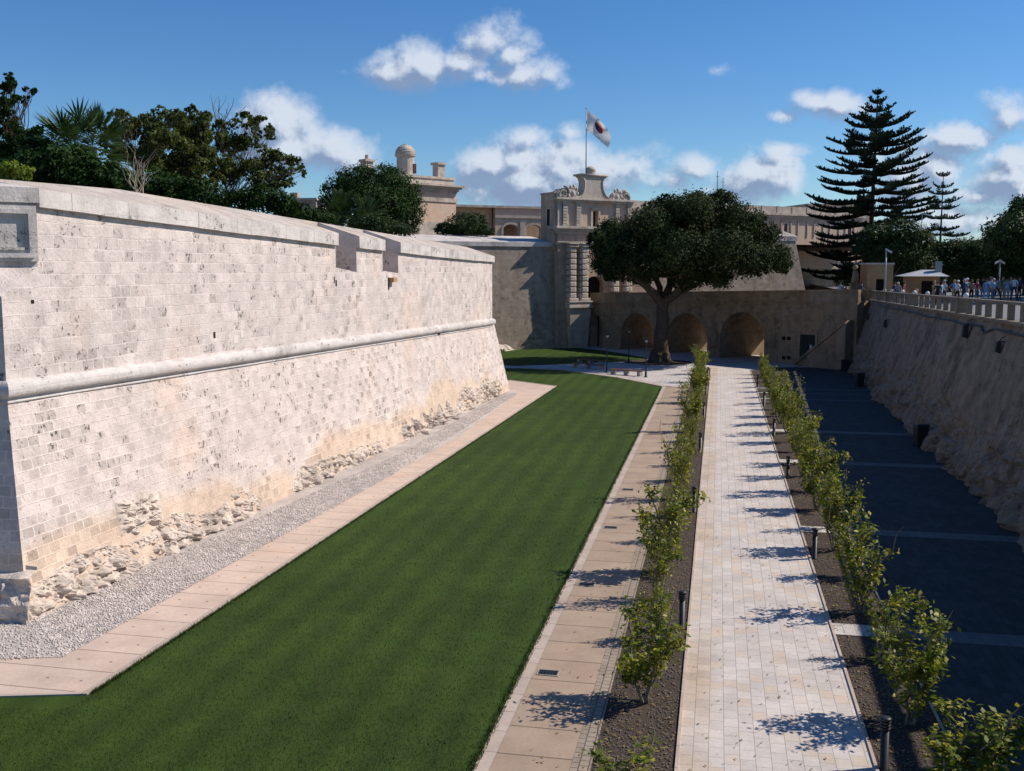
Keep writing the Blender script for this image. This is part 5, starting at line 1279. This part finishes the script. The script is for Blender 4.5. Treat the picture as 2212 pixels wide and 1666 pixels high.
pf=[(uat(y),w*kx*.88) for y,w in ((600,120),(580,152),(525,140),(475,158),(430,142),(385,126),(330,115),(300,84),(272,72),(240,36),(215,15),(192,3))]
norfolk((bN[0],Yn,bz_),hN,pf,'tall dark norfolk pine with layered upturned boughs behind the bridge end',22,7,1.0,lean=(topN[0]-bN[0])/hN,r0=.5,tuft=.5,curl=.22)
Ys=190; bS=D(2029,560,Ys); zS=7.; tS=D(2035,372,Ys); hS=tS[2]-zS; kx=Ys/FPX
uS=lambda y:(D(2035,y,Ys)[2]-zS)/hS
norfolk((bS[0],Ys,zS),hS,[(uS(y),w*kx) for y,w in ((600,75),(520,64),(470,40),(430,36),(400,20),(376,8))],'smaller sparse norfolk pine with separate whorls, right of the tall one',12,6,.8,lean=.003,r0=.3,tuft=.45,curl=.35)
# ---------------------------------------------------------------- dark trees of the upper right
def rt(name,bx,Y,L,n,ls,leaf,label,r0=.3,clump=22,shell=.5,zb=None,**k):
    b=D(bx,620,Y); zb=up(b[0],b[1]) if zb is None else zb; b=(b[0],b[1],zb)
    return tree(name,b,lob(b,Y,L),n,ls,leaf,M_bark,r0,label,clump=clump,shell=shell,**k)
rt('umbrella_pine',1925,120,[(1900,510,44,24,0),(1950,505,52,28,0),(1985,525,34,26,0),(1930,540,66,26,0),(1875,540,30,18,0),(1940,575,50,26,2),(1985,570,40,26,2)],24000,.3,L_med,'dark bushy pine standing behind the stone hut')
rt('umbrella_pine',2050,128,[(2040,545,50,24,0),(2080,540,48,24,0),(2015,560,34,26,0),(2060,570,70,22,0),(2100,560,40,24,0)],22000,.3,L_med,'dark spreading pine behind the kiosk')
rt('umbrella_pine',2140,124,[(2130,545,50,26,0),(2170,555,48,28,0),(2120,580,50,20,0),(2190,580,50,26,0),(2230,560,50,30,0)],22000,.3,L_med,'dark spreading pine behind the crowd at right')
rt('evergreen_oak',2215,96,[(2200,480,36,34,0),(2180,500,28,24,0),(2230,460,50,44,0),(2205,530,50,34,0),(2230,570,46,44,0),(2190,560,34,24,0)],22000,.27,L_fic,'tall dark round tree cut by the right edge')
for k,(x,Y,lab) in enumerate(((1985,150,'low dark hedge tree behind the kiosk roof'),(2080,150,'low dark hedge tree behind the middle of the crowd'),(2170,148,'low dark hedge tree behind the right of the crowd'),(1890,146,'low dark hedge tree below the tall norfolk pine'))):
    rt('hedge_tree',x,Y,[(x,590,60,34,0),(x+30,600,60,30,0),(x-35,605,50,26,0)],9000,.4,L_med,lab,.2,18,.5)
def off(X,Y,z,L,lab):  # pines added mostly out of view to cast shade on the crowd
    b=(X,Y,up(X,Y)); tree('umbrella_pine',b,[(dx,dy,dz,r,r,r*.5) for dx,dy,dz,r in L],22000,.34,L_med,M_bark,.3,lab,clump=20,shell=.5)
off(44.5,84,0,[(0,0,5.6,4),(3,2,5.8,4),(-3,-1,5.2,3.2),(0,4,5.4,3.6)],'spreading pine shading the crowd, just past the right edge')
off(42,75,0,[(0,0,5.0,3.2),(3,2,5.4,3.6),(2,-3,5.2,3.4)],'spreading pine nearer than the crowd, past the right edge')
off(57,99,0,[(0,0,8,4.4),(-4,2,7.5,4),(-3,-3,7.8,3.6),(3,0,8,4)],'spreading pine behind the right end of the crowd')
# ---------------------------------------------------------------- citrus rows
def citrus(seed,h,w,sparse):
    random.seed(seed); rng=np.random.default_rng(seed)
    r=empty('citrus_tree',(0,0,0)); mb=MB(); pts=[];outs=[]
    ns=random.choice((4,5,5,6)) 
    th=random.uniform(.03,.16); mb.tube([(0,0,-.1),(0,0,.05),(0,0,th)],[.07,.06,.05],7,cap=False)
    for k in range(ns):
        a=k*2*math.pi/ns+random.uniform(-.4,.4); rr=w*.5*random.uniform(.3,.95); hh=h*random.uniform(.62,1.0)
        e=Vector((rr*math.cos(a),rr*math.sin(a),hh)); q_=limb(mb,(rr*.12*math.cos(a),rr*.12*math.sin(a),0),e,.032,.011,6,7,.05,)
        for j in range(random.randint(4,6)):
            i0=random.randint(2,6); d=Vector((random.gauss(0,1),random.gauss(0,1),random.uniform(.3,1.5))).normalized()*random.uniform(.25,.5)
            s_=q_[i0]+d; limb(mb,q_[i0],s_,.014,.006,4,3,.08)
            m=int((26 if sparse else 46)*random.uniform(.6,1.3)); f=rng.random((m,1)); c=np.array(q_[i0])[None]*(1-f)+np.array(s_)[None]*f+rng.normal(size=(m,3))*.075
            pts.append(c); outs.append(np.tile(np.array(d)/d.length,(m,1)))
        m=int((75 if sparse else 130)); f=.34+.66*rng.random(m); 
        idx=np.minimum((f*7).astype(int),6); Q=np.array([tuple(v) for v in q_]); fr=(f*7-idx)[:,None]; fr=np.clip(fr,0,1)
        c=Q[idx]*(1-fr)+Q[idx+1]*fr+rng.normal(size=(m,3))*np.array([.09,.09,.08]); pts.append(c); outs.append(rng.normal(size=(m,3))*.3+np.array([0,0,.7]))
    for j in range(2 if sparse else 1):   # bare shoots
        a=random.uniform(0,6.28); limb(mb,(0,0,th+.2),(w*.5*math.cos(a),w*.5*math.sin(a),h*random.uniform(.8,1.05)),.02,.006,5,6,.07)
    for j in range(1):
        a=random.uniform(0,6.28); m=30; e=Vector((.25*math.cos(a),.25*math.sin(a),random.uniform(.5,1.1))); limb(mb,(0,0,.1),e,.014,.005,4,3,.08); c=np.array(e)[None]+rng.normal(size=(m,3))*.13; pts.append(c); outs.append(rng.normal(size=(m,3)))
    Cc=np.concatenate(pts); O=np.concatenate(outs); O/=np.linalg.norm(O,axis=1)[:,None]+1e-6
    V,F=leaves_arr(Cc,.112,.25,.5,rng=rng,out=O); mesh_np('crown',V,F,L_citrus,r); mb.build('trunk',M_barkg,r,True,off=(0,0,0))
    return r
protos=[citrus(31+k,2.75,1.35,k%3==0) for k in range(7)]
CHM=childmap(); used=set(); random.seed(5)
def place(side,s,c,i,sc,rz,k,n):
    pr=protos[i]
    o=pr if i not in used else copy_tree(pr,None,CHM); used.add(i)
    o.location=C.w(s,c,.0); o.scale=(sc[0],sc[0],sc[1]); o.rotation_euler=(0,0,rz)
    tag(o,f'pruned green citrus tree in the {side} planting bed, {ORD[k]} from the near end','citrus tree','citrus trees in the planting beds')
lefts=[(16.3,1.1,.5),(20.9,1.3,1.02),(24.6,.65,.6),(27.7,.9,1.0),(30.4,1.5,1.25),(34.2,.7,.7),(37.6,.8,.8)]
s=40.6
while s<95: bg=min(abs(s-q) for q in (42,57,71.5,84,92))<1.9; lefts.append((s,random.uniform(1.15,1.35) if bg else random.uniform(.6,.85),random.uniform(1.08,1.25) if bg else random.uniform(.55,.85))); s+=random.uniform(3.1,3.7)
for k,(s,a,b_) in enumerate(lefts[:26]): place('left',s,-1.35+random.uniform(-.12,.12),k%7,(a,b_),random.uniform(0,6.28),k,0)
rights=[(14.6,1.2,.7),(17.6,1.4,.86),(20.9,1.25,1.0),(24.4,.8,.7),(27.7,1.4,1.1),(31.0,.95,.85),(34.,1.2,1.1),(36.8,.8,.8)]
s=39.8
while s<95: bg=random.random()<.55; rights.append((s,random.uniform(1.1,1.35) if bg else random.uniform(.7,.9),random.uniform(1.05,1.22) if bg else random.uniform(.65,.9))); s+=random.uniform(2.9,3.6)
for k,(s,a,b_) in enumerate(rights[:28]): place('right',s,(4.3 if k<2 else 3.9)+random.uniform(-.12,.15),(k+3)%7,(a,b_),random.uniform(0,6.28),k,0)
# ---------------------------------------------------------------- people
def skinmat(n,c): return plain(n,c,.7,.05,4.)
M_skin=[skinmat('skin_light',(.42,.25,.18)),skinmat('skin_tan',(.32,.17,.11))]
CL={n:plain('cloth_'+n,c,.85,.1,6.) for n,c in dict(white=(.6,.6,.6),blue=(.20,.32,.5),navy=(.03,.04,.09),black=(.015,.015,.018),red=(.30,.03,.06),khaki=(.28,.23,.15),grey=(.22,.23,.25),cyan=(.25,.45,.5),pink=(.5,.25,.28),jeans=(.07,.11,.2),green=(.1,.17,.08)).items()}
HR={n:plain('hair_'+n,c,.7,.1,8.) for n,c in dict(dark=(.02,.014,.01),brown=(.09,.05,.025),grey=(.4,.4,.4),blond=(.33,.22,.1)).items()}
def body(pose,shorts=False,sleeves=True):
    J=dict(pel=(0,0,.95,.135,.1),sp=(0,0,1.14,.125,.095),ch=(0,0,1.33,.15,.1),nk=(0,.005,1.46,.055,.055),hd0=(0,-.015,1.54,.07,.075),hd1=(0,-.01,1.62,.078,.093),hd2=(0,0,1.69,.055,.065))
    for s,n in ((-1,'l'),(1,'r')):
        J['sh'+n]=(s*.17,0,1.40,.06,.055);J['el'+n]=(s*.245,.03,1.14,.043,.043);J['wr'+n]=(s*.26,-.06,.92,.03,.028);J['hn'+n]=(s*.255,-.1,.84,.026,.036)
        J['hp'+n]=(s*.085,0,.87,.085,.09);J['kn'+n]=(s*.10,-.02,.49,.058,.06);J['an'+n]=(s*.10,.02,.1,.036,.042);J['to'+n]=(s*.115,-.12,.04,.04,.03)
    J.update(pose); names=list(J); idx={n:i for i,n in enumerate(names)}
    E=[('pel','sp'),('sp','ch'),('ch','nk'),('nk','hd0'),('hd0','hd1'),('hd1','hd2')]
    for n in 'lr': E+=[('ch','sh'+n),('sh'+n,'el'+n),('el'+n,'wr'+n),('wr'+n,'hn'+n),('pel','hp'+n),('hp'+n,'kn'+n),('kn'+n,'an'+n),('an'+n,'to'+n)]
    me=bpy.data.meshes.new('b'); me.from_pydata([J[n][:3] for n in names],[(idx[a],idx[b]) for a,b in E],[]); ob=bpy.data.objects.new('b',me); COL.objects.link(ob)
    ob.modifiers.new('s','SKIN'); sv=me.skin_vertices[0].data
    for i,n in enumerate(names): sv[i].radius=J[n][3:5]; sv[i].use_root=(n=='pel')
    ss=ob.modifiers.new('u','SUBSURF'); ss.levels=1; ss.render_levels=1
    dg=bpy.context.evaluated_depsgraph_get(); out=bpy.data.meshes.new_from_object(ob.evaluated_get(dg)); COL.objects.unlink(ob); bpy.data.objects.remove(ob)
    JJ=[(n,Vector(J[n][:3])) for n in names]; out.materials.clear()
    for k in range(4): out.materials.append(M_skin[0])
    def seg(c,a,b):
        d=b-a; t=max(0,min(1,(c-a).dot(d)/d.length_squared)); return (c-(a+d*t)).length,t
    for p in out.polygons:
        best=min(((*seg(p.center,Vector(J[a][:3]),Vector(J[b][:3])),a,b) for a,b in E))
        _,t,a,b=best; k=1
        if b in('nk',) and t>.7 or a in ('nk','hd0','hd1'): k=0
        elif a[:2] in('el','wr'): k=0
        elif a[:2]=='sh': k=1 if (sleeves or t<.5) else 0
        elif a=='pel' and b[:2]=='hp' or a[:2]=='hp': k=2
        elif a[:2]=='kn': k=0 if shorts else 2
        elif a[:2]=='an': k=3
        elif a=='pel' and t<.3: k=2
        p.material_index=k; p.use_smooth=True
    return out,J
def hairmesh(J,long=False,hat=False):
    h=J['hd1']; mb=MB(); c=(h[0],h[1],h[2])
    prof=[(.09,.005),(.098,.04),(.09,.075),(.06,.105),(.0,.12)] if not hat else [(.155,.035),(.15,.05),(.1,.055),(.1,.1),(.07,.125),(0,.13)]
    mb.lathe(prof,c,12)
    if not hat: mb.hexa([(c[0]-.085,c[1]+.0,c[2]-(.14 if long else .06)),(c[0]+.085,c[1]+.0,c[2]-(.14 if long else .06)),(c[0]+.07,c[1]+.105,c[2]-(.14 if long else .06)),(c[0]-.07,c[1]+.105,c[2]-(.14 if long else .06))],[(c[0]-.09,c[1]-.02,c[2]+.03),(c[0]+.09,c[1]-.02,c[2]+.03),(c[0]+.07,c[1]+.1,c[2]+.03),(c[0]-.07,c[1]+.1,c[2]+.03)])
    return mb
P_walk={'knl':(-.10,-.16,.50,.058,.06),'anl':(-.10,-.22,.1,.036,.042),'tol':(-.11,-.36,.06,.04,.03),'knr':(.1,.06,.48,.058,.06),'anr':(.1,.28,.16,.036,.042),'tor':(.11,.2,.05,.04,.03),'wrl':(-.25,.14,.93,.03,.028),'hnl':(-.25,.17,.86,.026,.036),'elr':(.25,-.06,1.15,.043,.043),'wrr':(.24,-.22,1.0,.03,.028),'hnr':(.23,-.28,.97,.026,.036)}
P_cam={'ell':(-.24,-.12,1.2,.043,.043),'wrl':(-.10,-.24,1.42,.03,.028),'hnl':(-.05,-.25,1.5,.026,.034),'elr':(.24,-.12,1.2,.043,.043),'wrr':(.1,-.24,1.42,.03,.028),'hnr':(.05,-.25,1.5,.026,.034)}
P_hip={'ell':(-.36,.05,1.17,.043,.043),'wrl':(-.19,-.06,1.01,.03,.028),'hnl':(-.15,-.07,.99,.026,.03)}
P_sit={k:v for k,v in (('knl',(-.14,-.42,.95,.06,.06)),('knr',(.14,-.42,.92,.06,.06)),('anl',(-.14,-.44,.5,.036,.042)),('anr',(.15,-.46,.47,.036,.042)),('tol',(-.15,-.58,.45,.04,.03)),('tor',(.16,-.6,.42,.04,.03)),('ell',(-.24,-.1,1.15,.043,.043)),('wrl',(-.13,-.32,1.05,.03,.028)),('hnl',(-.1,-.38,1.04,.026,.034)),('elr',(.24,-.1,1.15,.043,.043)),('wrr',(.13,-.32,1.05,.03,.028)),('hnr',(.1,-.38,1.04,.026,.034)))}
BO=[body({}),body(P_walk),body(P_cam,True),body(P_hip,True,False),body(P_sit)]
random.seed(3)
def person(x,Y,bi,top,bot,hair,rz,label,sc=1.,hat=False,long=False,loc=None,group='people on the road behind the balustrade'):
    if loc is None: Y-=3; d=D(x,600,Y); loc=(d[0],d[1],up(d[0],d[1]))
    r=empty('person',loc,label,'person',group,rz); me,J=BO[bi]
    b=bpy.data.objects.new('body',me); COL.objects.link(b); b.parent=r
    for i,m in enumerate((random.choice(M_skin),CL[top],CL[bot],CL['black'])): b.material_slots[i].link='OBJECT'; b.material_slots[i].material=m
    hairmesh(J,long,hat).build('hat' if hat else 'hair',CL['white'] if hat==1 else (CL['khaki'] if hat==2 else HR[hair]),r,True,off=(0,0,0)); r.scale=(sc,sc,sc); return r
ppl=[(1934,88,0,'navy','jeans','dark',.3,'person in navy top left of two others beside the hut'),
(1941,87,1,'grey','black','grey',2.8,'grey haired person in grey top close beside the hut'),
(1954,88,3,'red','khaki','brown',1.2,'person in red top between hut and kiosk'),
(2019,79,2,'khaki','khaki','blond',2.,'fair haired person holding up a camera at the left of the crowd'),
(2027,78,0,'black','black','dark',-.4,'person all in black near the left of the crowd'),
(2035,80,1,'cyan','jeans','dark',.9,'person in pale cyan top at the left of the crowd'),
(2041,83,0,'white','navy','grey',2.2,'grey haired person in white behind the cyan top'),
(2062,82,3,'blue','khaki','blond',.2,'fair haired person in light blue top, before the kiosk side'),
(2070,79,1,'white','black','brown',-1.2,'person in white top and black trousers walking in the crowd'),
(2084,76,0,'navy','navy','grey',.1,'tall person in navy in the middle of the crowd'),
(2089,82,2,'cyan','grey','dark',.6,'person in pale top lifting both arms, mid crowd'),
(2100,80,0,'khaki','black','brown',3.,'person in khaki top left of the red shirt'),
(2112,79,3,'red','jeans','brown',.4,'person in red shirt with hand on hip, mid crowd'),
(2124,84,0,'black','grey','dark',.3,'person in black top right of the red shirt'),
(2132,78,1,'blue','blue','dark',-.8,'person in light blue top and trousers, walking'),
(2141,82,0,'white','khaki','blond',.0,'fair haired person in white top near the two headed lamp'),
(2147,76,3,'blue','jeans','grey',.5,'grey haired person in blue shirt and jeans under the lamp'),
(2156,80,1,'grey','black','dark',1.9,'person in grey top just right of the lamp'),
(2167,83,0,'green','khaki','brown',.2,'person in green top right of the lamp'),
(2176,78,2,'blue','grey','dark',-.3,'person in blue top photographing, right part of the crowd'),
(2183,82,0,'grey','jeans','brown',.1,'person in grey top and jeans, right part of the crowd'),
(2192,79,1,'white','navy','dark',2.4,'person in white top with navy trousers near the right edge'),
(2203,80,0,'navy','black','dark',.3,'dark dressed person at the right edge of the crowd')]
for i,(x,Y,bi,tp,bt,hr,rz,lab) in enumerate(ppl): person(x,Y,bi,tp,bt,hr,rz,lab,random.uniform(1.0,1.1),hat=(1 if i in (8,10) else (2 if i==15 else False)),long=i%3==2)
def onbridge(x,tt_,*a,**k):
    s=BR.px(x,625,-sg*tt_)[0]; w_=BR.w(s,-sg*tt_,0); person(x,0,*a,loc=(w_[0],w_[1],deck(s)+.02),group='people on the bridge',**k)
onbridge(1815,1.2,0,'blue','jeans','brown',-.6,'person in light blue shirt leaning behind the bridge parapet',1.02)
onbridge(1861,1.4,1,'navy','black','dark',1.,'dark dressed person between the lion pillar and the hut',1.03)
pr_=P(1128,752); person(0,0,4,'red','navy','dark',.5,'person in red top sitting on the rocks under the curtain wall',1.,loc=(pr_[0],pr_[1],-.35),group='people in the ditch')
mb=MB(); 
# rock the sitter rests on
for k in range(1):
    rr=empty('boulder',(pr_[0],pr_[1]+.25,0),'pale boulder under the seated person in red','rock')
    mb=MB(); mb.lathe([(.62,-.05),(.6,.2),(.5,.4),(.3,.49),(0,.5)],n=11)
    for i,v in enumerate(mb.v): n_=noise.noise(Vector(v)*2.5+Vector((4,1,2))); mb.v[i]=(v[0]*(1+.3*n_),v[1]*(1+.3*n_),v[2])
    mb.build('stone',M_rock,rr,off=(0,0,0))
# people seen at the far side of the bridge arch are left out: too dark to tell
# ---------------------------------------------------------------- fallen leaves, repair stones
def flat_leaves(name,n,s0,s1,c0,c1,z,mat,pw=1.5):
    p=cpts(n,s0,s1,c0,c1,z,pw); V,F=leaves_arr(p,.075,3.5,.45); V[:,2]=np.maximum(V[:,2],z-.004); return tag(mesh_np(name,V,F,mat),kind='stuff')
M_fall=leafmat('fallen_leaf',(.12,.07,.03),(.30,.24,.10),.8,.1,.1)
flat_leaves('fallen_leaves',900,16,70,-3.4,3.6,.034,M_fall,1.4)
flat_leaves('bed_leaves',1600,15,60,-2.05,-.65,.034,M_fall); flat_leaves('bed_leaves',1600,15,60,3.1,4.5,.034,M_fall)
M_rep=plain('repair_stone',(.66,.60,.56),.9,.06,2.)
for x,y,w_,h_ in ((615,775,.3,.34),(662,762,.26,.34),(500,800,.34,.4),(505,742,.3,.3),(588,668,.2,.3),(640,662,.2,.34),(520,730,.2,.26),(1098,700,.0,.0)):
    if not w_: continue
    z=B.px(x,y,-.8)[1]; up_w=z>5.4; t=-1.0 if up_w else batt_t(z); s,z=B.px(x,y,t); tb_=lambda q:(-1.0 if up_w else batt_t(q))
    mb=MB(B); mb.hexa([(s,tb_(z)-.05,z),(s+w_,tb_(z)-.05,z),(s+w_,tb_(z)+.008,z),(s,tb_(z)+.008,z)],[(s,tb_(z+h_)-.05,z+h_),(s+w_,tb_(z+h_)-.05,z+h_),(s+w_,tb_(z+h_)+.008,z+h_),(s,tb_(z+h_)+.008,z+h_)]); mb.build('repair_stone',M_rep,bast)
# ragged turf along the paving edges
e1=cpts(9000,14,80,-4.32,-4.16,.012,1.6); q_=RNG.random(7000)**1.6; a_=np.array(o0); b_=np.array(o1)
e2=np.c_[a_[0]+(b_[0]-a_[0])*q_+.16+RNG.random(7000)*.08,a_[1]+(b_[1]-a_[1])*q_+(RNG.random(7000)-.5)*.08,np.full(7000,.012)]
blades('edge_grass',np.r_[e1,e2],.09,.008)
# ------------------------------------------------------------ sky
w=bpy.data.worlds.new('World'); SC.world=w; w.use_nodes=True; nt=NT(w.node_tree); nt.N.clear()
sky=nt.N.new('ShaderNodeTexSky'); sky.sky_type='NISHITA'; sky.sun_disc=False; sky.sun_elevation=SEL; sky.sun_rotation=SAZ
sky.altitude=200; sky.air_density=1.; sky.dust_density=.1; sky.ozone_density=1.3
grp=bpy.data.node_groups.new('cloud_density','ShaderNodeTree')
grp.interface.new_socket('P',in_out='INPUT',socket_type='NodeSocketVector'); grp.interface.new_socket('D',in_out='OUTPUT',socket_type='NodeSocketFloat')
gt=NT(grp); gi=gt.N.new('NodeGroupInput').outputs[0]
EL=[(850,160,80,36,1),(915,140,55,45,1),(1000,140,70,34,.9),(1065,85,62,48,1),(1100,120,48,40,.85),(1135,165,75,38,.85),(1190,160,42,36,.9),(1030,165,90,24,.7),
(585,270,80,62,1.25),(640,330,70,52,1.1),(610,330,90,60,1.2),(720,335,95,42,.85),(760,350,60,50,.85),(800,400,70,34,.8),
(1060,360,75,52,1.25),(1110,350,60,40,1.1),(1130,395,150,64,1.3),(1230,360,100,66,1.25),(1300,370,110,50,1.15),(1360,355,50,26,.8),(1150,298,52,26,.8),(1235,288,40,24,.8),(1250,330,60,34,1.1),
(1440,385,75,30,.75),(1500,370,60,26,.75),(1640,380,85,55,1.2),(1690,352,50,26,.85),(1690,325,60,18,.85),(1600,405,80,40,1.),
(1765,218,40,26,.95),(1810,225,80,30,1.1),(1690,252,26,14,.6),(1550,152,30,14,.62),
(1960,380,90,64,1.15),(2030,370,60,42,1.),(1900,345,50,40,.8),(2075,300,68,32,1.15),(2110,425,60,26,.9),(2180,385,90,64,1.25),(2185,250,50,44,1.),(2200,345,60,40,1.1),(2100,480,160,40,.9),
(-420,200,260,80,1.1),(-900,330,300,90,1.2),(2700,200,240,80,1.1),(3100,380,300,90,1.2)]
acc=None
for x,y,a,b,k in EL:
    r=ray(x,y); u,v=r[0]/r[1],r[2]/r[1]
    d=gt.vm('LENGTH',gt.vm('MULTIPLY',gt.vm('SUBTRACT',gi,(u,v,0)),(FPX/a/1.1,FPX/b/1.1,0)),out=1)
    f=gt.m('MULTIPLY',gt.m('SUBTRACT',1.25,d),k)
    acc=f if acc is None else gt.n('ShaderNodeMath',props={'operation':'SMOOTH_MAX'},i0=acc,i1=f,i2=.15)
acc=gt.m('MAXIMUM',acc,-1.)
n1=gt.noise(gi,13.,9.,.60); n2=gt.noise(gi,38.,5.,.6)
dens=gt.m('ADD',gt.m('MULTIPLY',acc,.62),gt.m('ADD',gt.m('MULTIPLY',gt.m('SUBTRACT',n1,.5),1.9),gt.m('MULTIPLY',gt.m('SUBTRACT',n2,.5),.6)))
go=gt.N.new('NodeGroupOutput'); gt.L.new(dens,go.inputs[0])
dirv=nt.n('ShaderNodeTexCoord',out='Generated'); s3=nt.n('ShaderNodeSeparateXYZ',out=None,Vector=dirv)
yy=nt.m('MAXIMUM',nt.m('ABSOLUTE',s3.outputs[1]),.05)
uu=nt.m('DIVIDE',s3.outputs[0],yy); vv=nt.m('DIVIDE',s3.outputs[2],yy)
pp=nt.n('ShaderNodeCombineXYZ',X=uu,Y=vv,Z=0.)
def G(p):
    q=nt.N.new('ShaderNodeGroup'); q.node_tree=grp; nt.L.new(p,q.inputs[0]); return q.outputs[0]
d0=G(pp); d1=G(nt.vm('ADD',pp,(.010,.012,0)))
up=nt.sm(s3.outputs[2],.0,.03)
alpha=nt.m('MULTIPLY',nt.m('MULTIPLY',nt.sm(d0,-.02,.62),.95),up)
lit=nt.m('ADD',.46,nt.m('MULTIPLY',nt.m('SUBTRACT',d0,d1),1.5),clamp=True)
thick=nt.sm(d0,.25,1.1)
lit=nt.m('SUBTRACT',lit,nt.m('MULTIPLY',thick,.12),clamp=True)
SKS=.088
cs=1/SKS
skyc=nt.n('ShaderNodeHueSaturation',Hue=.506,Saturation=1.2,Value=1.,Color=nt.mix(1.,sky.outputs[0],(.80,.98,1.16),'MULTIPLY'))
ccol=nt.mix(nt.sm(lit,.2,.85),(.22*cs,.30*cs,.46*cs),(.62*cs,.68*cs,.78*cs))
col=nt.mix(alpha,skyc,ccol)
bg=nt.n('ShaderNodeBackground',Color=col,Strength=SKS); o=nt.N.new('ShaderNodeOutputWorld'); nt.L.new(bg,o.inputs[0])
print('objects',len(COL.objects),'faces',sum(len(o.data.polygons) for o in COL.objects if o.type=='MESH'))
